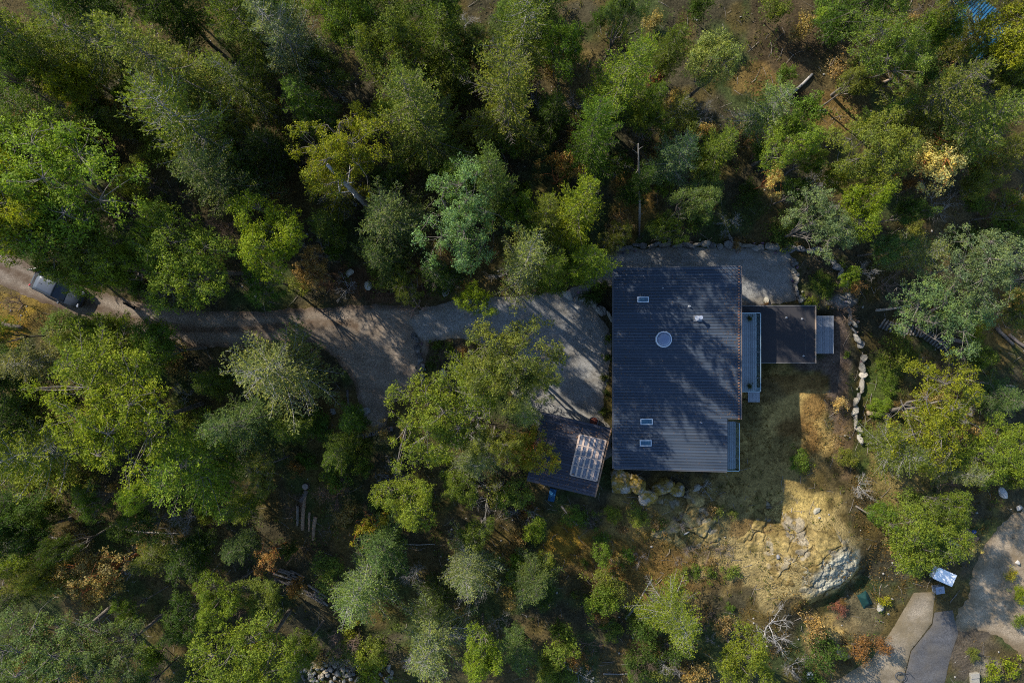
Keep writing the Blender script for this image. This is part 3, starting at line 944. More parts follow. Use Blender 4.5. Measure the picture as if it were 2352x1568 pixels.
def plant(kind, px, py, rD, h, col, bark=GREYB, name=None, cat='tree', desc=None, jit=0.1, lean=0.04, group=None, crown_at=0.72, label=None, rot=None):
    pr = PROTO[kind]
    z = 0.0
    for _ in range(4):
        x, y = W(px, py, z + crown_at * h)
        z = zg1(x, y)
    r = rD * (CAM_H - z - crown_at * h) * K
    k = r / pr['R']
    kz = h / pr['H']
    o = bpy.data.objects.new(name, None)
    COL.objects.link(o)
    o.empty_display_size = 0.3
    o.location = (x, y, z - 0.08)
    o.rotation_euler = (prng.uniform(-lean, lean), prng.uniform(-lean, lean), prng.uniform(0, 6.28) if rot is None else rot)
    o.scale = (k, k, kz)
    c = tuple(max(0.008, v * prng.uniform(1 - jit, 1 + jit)) for v in col)
    w = link('trunk' if pr['leaf'] else 'branches', pr['wood'], o, color=bark)
    if pr['leaf']:
        link('crown' if cat == 'tree' else 'foliage', pr['leaf'], o, color=c)
    tag(o, label, cat, group)
    PLANTS.append((o, px, py, desc, label))
    return o

def tree(kind, px, py, rD, h, col, bark=None, extra=''):
    bark = bark or (GREYB if kind.startswith('sweep') else FIRB)
    CROWNS.append((px, py, rD))
    base = 'fir' if kind.startswith(('fir', 'sweep')) else ('arbutus' if kind.startswith('arb') else 'broadleaf')
    nm = {'fir': 'fir_tree', 'arbutus': 'arbutus_tree', 'broadleaf': 'broadleaf_tree'}[base]
    size = 'tall' if h > 14 else ('small' if h < 7.5 else '')
    word = {'fir': 'fir', 'arbutus': 'arbutus', 'broadleaf': 'round-crowned tree'}[base]
    if kind.startswith('sweep'): word = 'grey-branched fir'
    d = ' '.join(v for v in (size, CNAME[col], word) if v)
    return plant(kind, px, py, rD, h, col, bark, nm, 'tree', d, group={'fir': 'firs of the forest', 'arbutus': 'arbutus trees', 'broadleaf': 'broadleaf trees of the forest'}[base])

CROWNS = []
T = [
 # upper left
 ('fir1', 345, 120, 132, 20, OL), ('sweep1', 395, 285, 130, 19, OL), ('fir2', 470, 400, 105, 15, BG), ('broad3', 120, 420, 175, 18, LG), ('broad1', 200, 555, 98, 15, GR),
 ('broad2', 40, 500, 110, 18, YG), ('broad4', 270, 605, 66, 13, LG), ('broad1', 445, 600, 112, 13, LG), ('broad2', 640, 540, 92, 13, YG), ('broad5', 600, 640, 60, 9, GR),
 ('broad5', 785, 345, 108, 15, YG), ('sweep2', 760, 420, 60, 12, YG), ('fir1', 945, 265, 118, 19, OL), ('broad2', 890, 140, 88, 15, GR), ('fir2', 880, 500, 100, 15, BG),
 ('fir4', 870, 590, 60, 11, BG), ('broad5', 1045, 520, 112, 20, SAGE), ('fir3', 1165, 205, 108, 21, OL), ('sweep1', 1200, 55, 105, 16, OL), ('sweep1', 650, 60, 105, 17, SAGE),
 ('fir2', 700, 230, 70, 12, GR), ('broad4', 160, 205, 60, 10, YG), ('fir4', 60, 90, 90, 15, OL), ('sweep1', 170, 70, 85, 14, OL), ('fir3', 60, 240, 85, 14, GR),
 ('sweep1', 540, 180, 76, 13, OL), ('fir4', 560, 40, 80, 15, GR), ('broad4', 800, 60, 70, 13, GR), ('fir4', 1010, 70, 80, 13, GR), ('broad4', 740, 160, 60, 9, DG),
 ('fir4', 1040, 400, 60, 11, GR), ('broad4', 560, 400, 60, 9, DG), ('fir4', 620, 330, 60, 10, DG), ('broad1', 20, 330, 60, 12, GR), ('fir3', 1000, 620, 60, 11, DG),
 # upper middle / right
 ('fir1', 1432, 150, 98, 18, LG), ('broad4', 1415, 45, 45, 13, BG), ('fir2', 1382, 290, 74, 19, GR), ('round1', 1632, 148, 64, 11, PG), ('sweep2', 1562, 360, 62, 12, SAGE),
 ('fir4', 1672, 335, 58, 11, OL), ('broad2', 1802, 325, 68, 10, LG), ('sweep1', 1785, 235, 72, 11, PG), ('broad3', 2045, 115, 90, 13, OL), ('fir3', 2190, 195, 85, 15, OL),
 ('fir2', 2265, 270, 95, 15, OL), ('broad1', 2005, 350, 92, 11, OL), ('arb1', 2158, 362, 84, 9, GOLD, ORB), ('broad2', 1975, 475, 62, 10, YG), ('broad5', 1880, 510, 80, 12, SAGE),
 ('broad4', 2085, 485, 38, 8, DG), ('broad2', 2330, 90, 85, 13, YG), ('broad5', 2205, 5, 62, 13, OL), ('fir4', 2285, 40, 50, 12, OL), ('broad4', 2145, 60, 48, 10, GR), ('broad5', 2250, 130, 52, 9, GR), ('arb2', 1768, 408, 34, 7, GOLD, ORB), ('arb2', 1282, 385, 50, 8, TANL, ORB), ('fir4', 1342, 485, 76, 20, LG),
 ('sweep2', 1212, 618, 90, 19, PG), ('fir4', 1272, 610, 55, 18, GR), ('fir4', 1345, 590, 64, 17, LG), ('broad4', 1530, 528, 42, 9, GR), ('broad4', 1590, 465, 50, 13, BG), ('fir4', 1140, 420, 72, 20, BG),
 ('fir3', 2060, 250, 48, 9, GR), ('fir3', 2150, 70, 60, 11, GR), ('broad4', 2300, 190, 60, 10, GR), ('broad4', 1925, 425, 42, 8, LG), ('broad4', 1830, 440, 36, 7, DG),
 ('fir4', 1270, 250, 55, 10, DG), ('broad4', 1300, 120, 60, 12, GR), ('fir4', 1258, 490, 56, 20, OL), ('broad4', 1205, 510, 50, 12, GR), ('broad4', 1620, 420, 40, 7, BG),
 # right
 ('broad5', 2165, 705, 108, 9, SAGE), ('broad3', 2262, 610, 100, 11, SAGE), ('sweep2', 2140, 580, 60, 9, PG), ('broad5', 2140, 960, 125, 8.5, YG), ('sweep2', 2080, 1040, 70, 8, OL),
 ('broad1', 2290, 1040, 80, 7, LG), ('fir3', 2320, 920, 60, 7, BG), ('broad2', 2112, 1238, 94, 7.5, LG), ('broad4', 2165, 1165, 50, 7, GR), ('broad4', 2025, 1190, 38, 6, GR),
 ('arb2', 2215, 1245, 28, 5, GOLD, ORB), ('broad4', 2345, 1085, 45, 6, GR), ('sweep2', 2220, 1090, 50, 7, PG),
 # middle
 ('broad1', 1180, 822, 104, 15, OL), ('broad5', 1228, 868, 58, 8, OL), ('broad3', 1000, 955, 115, 13, LG), ('arb1', 1212, 1035, 66, 6.2, YEL, ORB), ('broad5', 1130, 1010, 60, 12, OL), ('sweep2', 1095, 890, 88, 12, LG), ('sweep2', 1200, 950, 45, 10, PG),
 ('broad2', 940, 1150, 70, 9, LG), ('broad4', 1060, 1110, 50, 6, GR), ('sweep1', 632, 840, 132, 14, PG), ('sweep2', 1090, 1060, 62, 7, PG),
 # lower left
 ('broad3', 300, 960, 150, 16, YG), ('fir2', 200, 840, 118, 14, LG), ('fir4', 430, 1075, 115, 14, LG), ('fir1', 530, 985, 95, 14, BG), ('sweep2', 55, 1050, 110, 14, LG),
 ('sweep2', 60, 830, 75, 11, PG), ('fir4', 215, 752, 44, 9, LG), ('broad4', 205, 640, 42, 9, LG), ('fir4', 160, 606, 46, 13, LG), ('fir4', 165, 775, 40, 9, LG), ('broad4', 380, 800, 60, 10, GR), ('arb1', 222, 1325, 78, 9, TANL, ORB), ('broad2', 512, 1370, 58, 9, LG),
 ('broad5', 110, 1490, 130, 12, BG), ('broad3', 260, 1500, 100, 11, BG), ('broad1', 575, 1510, 112, 13, LG), ('sweep2', 818, 1360, 84, 11, PG), ('fir4', 880, 1265, 65, 9, BG),
 ('broad4', 700, 1490, 50, 8, GR), ('broad4', 330, 1200, 60, 7, DG), ('broad4', 60, 1230, 70, 8, DG), ('fir4', 420, 1290, 55, 8, DG), ('broad4', 420, 1420, 60, 7, DG),
 ('sweep2', 1065, 1310, 78, 10, PG), ('sweep1', 985, 1490, 105, 11, PG), ('broad2', 1100, 1490, 55, 10, LG), ('fir4', 1222, 1340, 62, 8, BG), ('fir3', 1000, 1390, 55, 8, DG),
 ('sweep2', 1562, 1440, 82, 9, LG), ('broad2', 1705, 1515, 78, 8, LG), ('broad4', 1100, 1220, 45, 6, GR), ('fir4', 1190, 1500, 45, 7, BG), ('arb2', 840, 1210, 45, 5, YEL, ORB),
 ('arb2', 620, 1280, 40, 6, TANL, ORB), ('arb1', 720, 620, 50, 8, TANL, BROWNB), ('broad4', 1088, 690, 44, 10, YG), ('arb2', 880, 1000, 40, 4, TANL, BROWNB),
 ('fir4', 1500, 225, 46, 10, GR), ('sweep2', 1555, 255, 42, 9, OL), ('broad4', 2240, 430, 42, 7, OL), ('broad5', 2325, 480, 50, 7, GR), ('fir4', 2330, 345, 48, 9, OL), ('broad4', 1850, 375, 38, 7, LG),
 ('broad4', 2040, 570, 42, 7, BG), ('broad4', 2235, 810, 40, 6, GR), ('broad5', 2335, 715, 46, 7, OL), ('fir4', 1545, 90, 46, 10, GR), ('broad2', 1960, 190, 44, 8, OL),
]
for row in T:
    tree(row[0], row[1], row[2], row[3] * 1.07, *row[4:])
def free(px, py, rad=0.0):
    x, y = W(px, py)
    for p in PADS:
        if float(poly_sd(np.array([x]), np.array([y]), p)[0]) < rad: return False
    if 1395 < px < 1930 and 600 < py < 1100: return False
    if 1230 < px < 1420 and 930 < py < 1170: return False
    return True
fs = random.Random(404)
nfill = 0
for _ in range(6000):
    if nfill >= 46: break
    px, py = fs.uniform(-30, 2380), fs.uniform(-30, 1598)
    r_ = fs.uniform(38, 66)
    if 1230 < px < 2010 and 600 < py: continue
    if px > 1560: continue
    if px > 640 and py > 1060: continue
    if not free(px, py, r_ * 0.033): continue
    if any(math.hypot(px - a, py - b) < 0.66 * (c + r_) for a, b, c in CROWNS): continue
    k_ = fs.choice(['fir4', 'fir3', 'broad4', 'broad2', 'broad5', 'fir2'])
    tree(k_, px, py, r_, fs.uniform(6, 10.5), fs.choice([GR, DG, OL, OL, BG, LG]))
    nfill += 1
print('FILL', nfill)

# trees beyond the frame whose shadows fall into it
for (px, py, h, k) in [(-135, 425, 20, 'fir4'), (-60, 530, 15, 'broad1'), (-70, 60, 18, 'fir1'), (-90, 260, 17, 'fir3'), (-80, 430, 17, 'fir1'), (100, -60, 18, 'fir2'), (300, -80, 18, 'fir1'),
                       (520, -70, 18, 'fir3'), (760, -80, 18, 'fir2'), (980, -60, 18, 'fir1'), (1240, -80, 16, 'fir3'), 
                       (2060, -60, 16, 'fir2'), (-70, 1000, 15, 'fir2'), (-80, 1240, 14, 'fir1'), (-80, 860, 15, 'fir3')]:
    tree(k, px, py, 100, h, DG, DKB)

# ------------------------------------------------------------------ understory shrubs
SHR = [('bush1', GR), ('bush2', DG), ('bush1', OL), ('bush3', TANL), ('bush2', OL), ('bush3', RUST), ('bush1', LG), ('bush2', GR), ('bush3', TANL)]
SHAPE = {'bush1': 'bushy shrub', 'bush2': 'loose shrub', 'bush3': 'dry leafy shrub', 'tuft1': 'low tuft', 'dead1': 'dead brush', 'dead2': 'dead spreading brush', 'dead3': 'bare dead sapling'}
def shrub(kind, px, py, rD, h, col, name='shrub', cat='shrub', bark=BROWNB, desc=None):
    d = desc or '%s %s' % (CNAME.get(col, ''), SHAPE[kind])
    if kind.startswith('dead'): d = desc or SHAPE[kind]
    plant(kind, px, py, rD, h, col, bark, name, cat, d, group='understory shrubs' if not kind.startswith('dead') else 'dead brush on the slopes', crown_at=0.5)

ss = random.Random(77)
cnt = 0
while cnt < 250:
    px, py = ss.uniform(-10, 2362), ss.uniform(-10, 1578)
    if not free(px, py, 0.8): continue
    if 1400 < px < 1990 and 850 < py < 1420: continue
    if px > 1650 and ss.random() < .25: continue
    k, c = ss.choice(SHR)
    shrub(k, px, py, ss.uniform(22, 56), ss.uniform(1.2, 4.2), c)
    cnt += 1
for i in range(74):
    while True:
        px, py = ss.uniform(0, 2352), ss.uniform(0, 1568)
        if free(px, py, 0.8) and not (1400 < px < 1990 and 850 < py < 1420): break
    shrub(ss.choice(['dead1', 'dead2', 'dead3']), px, py, ss.uniform(24, 50), ss.uniform(1.5, 4.0), (0.2, 0.2, 0.2), 'dead_shrub', 'dead shrub', ss.choice([GREYB, SILV, BROWNB, (0.2, 0.14, 0.11)]))
# the ones the photograph shows plainly
for (k, px, py, r, h, b) in [('dead2', 1622, 1125, 28, 1.6, SILV), ('dead1', 1288, 530, 30, 2.5, SILV), ('dead1', 1130, 365, 40, 3, (0.30, 0.28, 0.30)), ('dead2', 900, 1100, 55, 2.6, GREYB),
                             ('dead2', 1120, 1140, 60, 2.5, GREYB), ('dead1', 1200, 1170, 55, 2.8, GREYB), ('dead2', 1780, 1450, 62, 3, SILV), ('dead1', 1830, 1540, 40, 2.2, GREYB),
                             ('dead2', 1985, 1120, 32, 2.2, SILV), ('dead1', 955, 700, 42, 2.8, (0.34, 0.24, 0.19)), ('dead2', 1680, 520, 38, 2.2, SILV), ('dead1', 2050, 650, 45, 2.4, (0.24, 0.17, 0.13)),
                             ('dead2', 1930, 40, 55, 3, (0.22, 0.19, 0.17)), ('dead1', 2080, 40, 50, 3, (0.18, 0.15, 0.13)), ('dead2', 2160, 460, 60, 2.2, GREYB), ('dead1', 1550, 1500, 45, 2.4, (0.25, 0.2, 0.18)),
                             ('dead2', 1330, 1560, 40, 2.0, SILV), ('dead1', 1080, 1250, 45, 6, SILV), ('dead2', 1090, 1370, 40, 6, SILV), ('dead1', 1500, 1395, 38, 1.4, (0.2, 0.18, 0.17))]:
    shrub(k, px, py, r, h, (0.2, 0.2, 0.2), 'dead_shrub', 'dead shrub', b,
          ('silver ' if b == SILV else 'grey ' if b == GREYB else 'brownish ') + SHAPE[k])
for (k, px, py, r, h, c) in [('bush2', 1360, 680, 30, 1.0, DG), ('bush1', 1380, 660, 22, 1.0, GR), ('tuft1', 1393, 820, 12, .6, GR), ('tuft1', 1390, 870, 12, .6, OL), ('tuft1', 1393, 905, 11, .5, DG),
                             ('tuft1', 1388, 945, 12, .6, GR), ('tuft1', 1395, 780, 11, .6, LG), ('bush1', 1890, 650, 34, .9, GR), ('tuft1', 1860, 690, 22, .6, LG), ('tuft1', 1905, 668, 20, .6, GR),
                             ('tuft1', 1945, 815, 9, .6, LG), ('bush1', 1835, 1055, 32, 1.2, GR), ('tuft1', 1855, 1072, 18, .6, LG), ('bush3', 1925, 925, 24, 1.4, GOLD), ('bush1', 1945, 1050, 30, 1.2, OL),
                             ('bush1', 1405, 1180, 26, 1.0, LG), ('bush2', 1462, 1185, 32, 1.0, OL), ('bush2', 1315, 1185, 30, 1.0, GR), ('tuft1', 1345, 1190, 24, .7, GR), ('bush1', 2040, 880, 34, 1.0, GR),
                             ('bush2', 2030, 830, 30, .9, GR), ('bush1', 2020, 930, 32, 1.0, LG), ('tuft1', 1000, 790, 16, .6, GR), ('tuft1', 1030, 800, 15, .6, OL), ('tuft1', 1055, 830, 16, .6, GR),
                             ('tuft1', 990, 835, 15, .6, DG), ('bush1', 790, 1040, 36, 1.2, LG), ('bush2', 700, 1060, 30, 1.4, GR), ('bush3', 2230, 1260, 24, 1.2, GOLD), ('bush3', 1595, 1545, 50, 1.6, TANL),
                             ('bush2', 1465, 1545, 34, 1.2, GR), ('bush1', 2342, 1365, 26, 1.2, YG), ('bush3', 2325, 1320, 22, 1.0, YEL), ('bush2', 2348, 1425, 26, 1.2, OL), ('bush2', 2235, 1500, 20, .9, OL), ('tuft1', 2290, 1540, 30, .8, YG), ('tuft1', 2330, 1530, 28, .8, YG), ('bush3', 960, 640, 24, 1.2, TANL), ('bush2', 1410, 1450, 30, 1, GR),
                             ('bush2', 1190, 1290, 26, 1, YG), ('bush3', 1500, 50, 34, 1.8, TANL), ('bush3', 1700, 300, 30, 1.4, TANL), ('bush3', 1690, 560, 20, 1., TANL), ('bush3', 2090, 420, 26, 1.5, RUST),
                             ('tuft1', 2030, 1380, 16, 1., YEL), ('bush3', 1760, 700, 12, 0.5, RUST), ('bush3', 905, 1200, 40, 2.5, TANL), ('bush3', 800, 1450, 34, 1.6, YEL), ('bush3', 1935, 1385, 14, .7, RUST)]:
    shrub(k, px, py, r, h, c)

# low scrub on the rock yard
ys_ = random.Random(51); cnt = 0
while cnt < 34:
    px, py = ys_.uniform(1290, 1760), ys_.uniform(1170, 1440)
    if px > 1680 and py > 1200: continue
    shrub(ys_.choice(['tuft1', 'bush3', 'tuft1']), px, py, ys_.uniform(11, 24), ys_.uniform(.3, .8), ys_.choice([OL, TANL, RUST, GR]))
    cnt += 1
for i in range(16):
    px, py = ys_.uniform(1290, 1700), ys_.uniform(1190, 1470)
    shrub(ys_.choice(['dead1', 'dead2']), px, py, ys_.uniform(16, 32), ys_.uniform(.5, 1.2), (0.2, 0.2, 0.2), 'dead_shrub', 'dead shrub', ys_.choice([(0.2, .17, .15), (0.16, .12, .1), GREYB]))

# ------------------------------------------------------------------ ground cover nobody could count
def litter():
    rng = np.random.default_rng(8)
    n = 52000
    x = rng.uniform(-50, 50, n); y = rng.uniform(-34, 34, n)
    k = pad_mask(x, y) < rng.uniform(0.2, 1.06, n)
    k &= ~((x > 8.9) & (x < 26.7) & (y > -10.6) & (y < 6.0))
    clump = fbm(x, y, 1.6, 5)
    k &= clump > rng.uniform(0.25, 0.75, n)
    x, y = x[k], y[k]; n = len(x)
    z = zg(x, y) + 0.02
    N = unit(rng.normal(0, 0.35, (n, 3)) + np.array([0, 0, 1.]))
    A = unit(np.cross(N, rng.normal(0, 1, (n, 3)))); B = np.cross(N, A)
    ln = rng.uniform(0.05, 0.17, n)
    v, f = leaf_arr(np.stack([x, y, z], 1), A, B, ln, ln * 0.6, rng, 0.3)
    me = cat_leaf('leaf_litter', [(v, f)], M['leaf_dry'], rng)
    o = link('leaf_litter', me, color=(0.092, 0.072, 0.044))
    tag(o, 'dry brown fallen leaves scattered over the forest floor', 'leaf litter', kind='stuff')
    # grass and moss tufts
    n = 5200
    x = rng.uniform(-50, 50, n); y = rng.uniform(-34, 34, n)
    k = pad_mask(x, y) < 0.3
    k &= ~((x > 8.6) & (x < 28.5) & (y > -11.2) & (y < 6.4))
    k &= fbm(x, y, 5.0, 99) > rng.uniform(0.4, 0.62, n)
    x, y = x[k], y[k]
    m = 11
    X = np.repeat(x, m) + rng.normal(0, 0.10, len(x) * m); Y = np.repeat(y, m) + rng.normal(0, 0.10, len(x) * m)
    Z = zg(X, Y)
    A = unit(rng.normal(0, 0.65, (len(X), 3)) + np.array([0, 0, 0.9])); B = unit(np.cross(A, rng.normal(0, 1, A.shape)))
    ln = rng.uniform(0.10, 0.32, len(X))
    v, f = leaf_arr(np.stack([X, Y, Z], 1), A, B, ln, ln * 0.2 + 0.015, rng, 0.2)
    o = link('grass', cat_leaf('grass', [(v, f)], M['leaf'], rng), color=(0.085, 0.095, 0.022))
    tag(o, 'short wild grass growing in patches under the trees', 'grass', kind='stuff')
    # leafy undergrowth
    n = 4200
    x = rng.uniform(-50, 50, n); y = rng.uniform(-34, 34, n)
    k = (pad_mask(x, y) < 0.05) & (fbm(x, y, 4.5, 401) > rng.uniform(.44, .6, n))
    k &= ~((x > 2) & (x < 33) & (y > -36) & (y < 8.6))
    x, y = x[k], y[k]; m = 16
    X = np.repeat(x, m) + rng.normal(0, 0.22, len(x) * m); Y = np.repeat(y, m) + rng.normal(0, 0.22, len(x) * m)
    P = np.stack([X, Y, zg(X, Y) + rng.uniform(.05, .55, len(X))], 1)
    N = unit(rng.normal(0, 0.5, P.shape) + np.array([0, 0, 1.])); A = unit(np.cross(N, rng.normal(0, 1, P.shape))); B = np.cross(N, A)
    ln = rng.uniform(.08, .2, len(X))
    v, f = leaf_arr(P, A, B, ln, ln * .6, rng)
    o = link('undergrowth', cat_leaf('undergrowth', [(v, f)], M['leaf'], rng), color=(.075, .118, .022))
    tag(o, 'low leafy green undergrowth covering the forest floor', 'undergrowth', kind='stuff')
    # loose stones
    n = 1500
    x = rng.uniform(-50, 50, n); y = rng.uniform(-34, 34, n)
    k = (pad_mask(x, y) < 0.6) & ~((x > 8.6) & (x < 28.5) & (y > -11.2) & (y < 6.4)) & (fbm(x, y, 4.0, 301) > .5)
    x, y = x[k], y[k]; z = zg(x, y)
    bm = bmesh.new(); bmesh.ops.create_icosphere(bm, subdivisions=1, radius=1.0)
    bv = np.array([v.co[:] for v in bm.verts]); bf = np.array([[v.index for v in f.verts] for f in bm.faces]); bm.free()
    VV = []; FF = []
    for i in range(len(x)):
        sz = rng.uniform(.03, .13) * rng.uniform(.6, 1.2, 3)
        VV.append(bv * (1 + rng.uniform(-.25, .25, (len(bv), 1))) * sz + [x[i], y[i], z[i] + .01]); FF.append(bf + i * len(bv))
    o = link('loose_stones', mesh_np('loose_stones', np.concatenate(VV), np.concatenate(FF), [M['stone']]), color=(.26, .245, .22))
    tag(o, 'small loose grey stones scattered over the slopes', 'stones', kind='stuff')
    # dry grass of the rock yard and the right-hand slopes
    n = 9000
    px = rng.uniform(1300, 2352, n); py = rng.uniform(840, 1560, n)
    x = (px - 1176) * CAM_H * K; y = (784 - py) * CAM_H * K
    k = pad_mask(x, y) < 0.3
    k &= ~((x > 8.6) & (x < 20.0) & (y > -11.2) & (y < 6.4))
    k &= fbm(x, y, 3.2, 199) > rng.uniform(0.42, 0.62, n)
    x, y = x[k], y[k]; m = 9
    X = np.repeat(x, m) + rng.normal(0, 0.13, len(x) * m); Y = np.repeat(y, m) + rng.normal(0, 0.13, len(x) * m)
    Z = zg(X, Y)
    A = unit(rng.normal(0, 0.8, (len(X), 3)) + np.array([0, 0, 0.7])); B = unit(np.cross(A, rng.normal(0, 1, A.shape)))
    ln = rng.uniform(0.08, 0.26, len(X))
    v, f = leaf_arr(np.stack([X, Y, Z], 1), A, B, ln, ln * 0.2 + 0.015, rng, 0.2)
    o = link('dry_grass', cat_leaf('dry_grass', [(v, f)], M['leaf_dry'], rng), color=(0.15, 0.105, 0.035))
    tag(o, 'short dry ochre grass on the mossy rock yard', 'dry grass', kind='stuff')
    # twigs
    n = 2600
    x = rng.uniform(-50, 50, n); y = rng.uniform(-34, 34, n)
    k = (pad_mask(x, y) < 0.2) & ~((x > 8.6) & (x < 28.5) & (y > -11.2) & (y < 6.4))
    x, y = x[k], y[k]
    a = rng.random(len(x)) * 6.28; L = rng.uniform(0.3, 1.5, len(x))
    z0 = zg(x, y); x1 = x + np.cos(a) * L; y1 = y + np.sin(a) * L; z1 = zg(x1, y1)
    xm = (x + x1) / 2 + rng.normal(0, .06, len(x)); ym = (y + y1) / 2 + rng.normal(0, .06, len(x))
    paths = [(np.array([[x[i], y[i], z0[i] + .02], [xm[i], ym[i], (z0[i] + z1[i]) / 2 + .06], [x1[i], y1[i], z1[i] + .04]]), np.array([.02, .016, .008]) * rng.uniform(.6, 1.5)) for i in range(len(x))]
    v, f = tube_arr(paths, 3)
    o = link('fallen_twigs', mesh_np('fallen_twigs', v, f, [M['bark']]), color=(0.24, 0.21, 0.18))
    tag(o, 'thin grey twigs strewn over the forest floor', 'twigs', kind='stuff')
litter()

# ------------------------------------------------------------------ stones
def stone_mesh(seed, sub=2, rough=0.18, mat='stone', cuts=12):
    rng = random.Random(seed)
    bm = bmesh.new()
    bmesh.ops.create_icosphere(bm, subdivisions=sub, radius=1.0)
    planes = []
    for _ in range(cuts):
        n = Vector((rng.gauss(0, 1), rng.gauss(0, 1), rng.gauss(0, 1))).normalized()
        planes.append((n, rng.uniform(0.52, 0.86)))
    for v in bm.verts:
        for n, d in planes:
            q = v.co.dot(n)
            if q > d: v.co -= n * (q - d)
        v.co *= 1 + rng.uniform(-rough, rough) * 0.35
    me = bpy.data.meshes.new('stone')
    bm.to_mesh(me); bm.free()
    me.materials.append(M[mat])
    return me
STONES = [stone_mesh(i, 2) for i in range(7)]
SMALL = [stone_mesh(40 + i, 1, 0.12, cuts=5) for i in range(6)]
srng = random.Random(3)
GS = [(0.22, 0.21, 0.19), (0.26, 0.24, 0.205), (0.17, 0.165, 0.16), (0.29, 0.265, 0.22), (0.14, 0.135, 0.13)]

def stone(px, py, a, b, hh, name='boulder', label=None, cat='boulder', parent=None, rz=None, col=None, sink=0.3, meshes=None, group=None):
    x, y, z = at(px, py)
    o = link(name, srng.choice(meshes or STONES), parent, (x, y, z + hh * (0.5 - sink)), (srng.uniform(-.25, .25), srng.uniform(-.25, .25), srng.uniform(0, 6.28) if rz is None else rz),
             (a / 2, b / 2, hh / 2), col or srng.choice(GS))
    if label: tag(o, label, cat, group)
    return o

def wall_line(name, label, pts, size, gap=0.78, rows=1, cols=None, jit=0.12):
    w = thing(name, label, 'stone wall')
    pos = 0.0
    P = [Vector(p) for p in pts]
    segs = [(P[i], P[i + 1]) for i in range(len(P) - 1)]
    tot = sum((b - a).length for a, b in segs)
    while pos < tot:
        L = srng.uniform(*size)
        q = pos + L / 2; acc = 0
        for a, b in segs:
            l = (b - a).length
            if acc + l >= q: break
            acc += l
        t = min(1, (q - acc) / l); p = a.lerp(b, t)
        ang = math.atan2(-(b - a).y, (b - a).x)
        m = L * CAM_H * K
        for r_ in range(rows):
            off = (r_ - (rows - 1) / 2) * 15
            n_ = Vector((-(b - a).y, (b - a).x)).normalized()
            cc = srng.choice(cols or GS); kk = srng.uniform(.55, 1.1)
            stone(p.x + n_.x * off + srng.uniform(-4, 4), p.y + n_.y * off + srng.uniform(-4, 4), m * srng.uniform(1.05, 1.5), srng.uniform(0.4, 0.85), srng.uniform(0.4, 0.9), 'stone', None, None, w, ang + srng.uniform(-.4, .4), tuple(c_ * kk for c_ in cc), 0.25)
            for q_ in range(srng.choice((0, 1, 1, 2))):
                stone(p.x + n_.x * srng.uniform(-9, 9) + srng.uniform(-8, 8), p.y + n_.y * srng.uniform(-9, 9) + srng.uniform(-8, 8), srng.uniform(.2, .45), srng.uniform(.18, .35), srng.uniform(.2, .4), 'stone', None, None, w, None, tuple(c_ * srng.uniform(.5, 1) for c_ in cc), 0.2, SMALL)
        pos += L * gap
    return w
wall_line('stone_wall', 'grey stone wall along the back edge of the gravel court', [(1395, 572), (1520, 560), (1600, 563), (1700, 566), (1800, 572), (1890, 575)], (12, 36))
wall_line('stone_wall', 'stone wall curving past the garden bed by the timber deck', [(1905, 592), (1925, 618), (1938, 650), (1946, 690), (1952, 730), (1966, 768), (1974, 800)], (16, 28), rows=1)
wall_line('stone_wall', 'row of pale sunlit stones right of the bare soil path', [(1976, 812), (1980, 850), (1978, 885), (1965, 925), (1960, 955), (1968, 985), (1978, 1010)], (18, 32), cols=[(0.30, 0.275, 0.225), (0.25, 0.23, 0.195), (0.32, 0.29, 0.24)])
wall_line('stone_border', 'low stone border between gravel court and garden bed', [(1822, 590), (1824, 620), (1826, 650), (1832, 680), (1840, 700)], (12, 20))
wall_line('stone_border', 'small stones edging the planting bed against the house wall', [(1318, 684), (1345, 690), (1372, 705), (1402, 735)], (12, 24), cols=[(0.36, 0.33, 0.28), (0.3, 0.28, 0.25)])
wall_line('stone_border', 'dark stones edging the planted island beside the turning circle', [(945, 765), (962, 800), (968, 840), (972, 880)], (10, 18), cols=[(0.12, 0.12, 0.12), (0.16, 0.155, 0.15)])
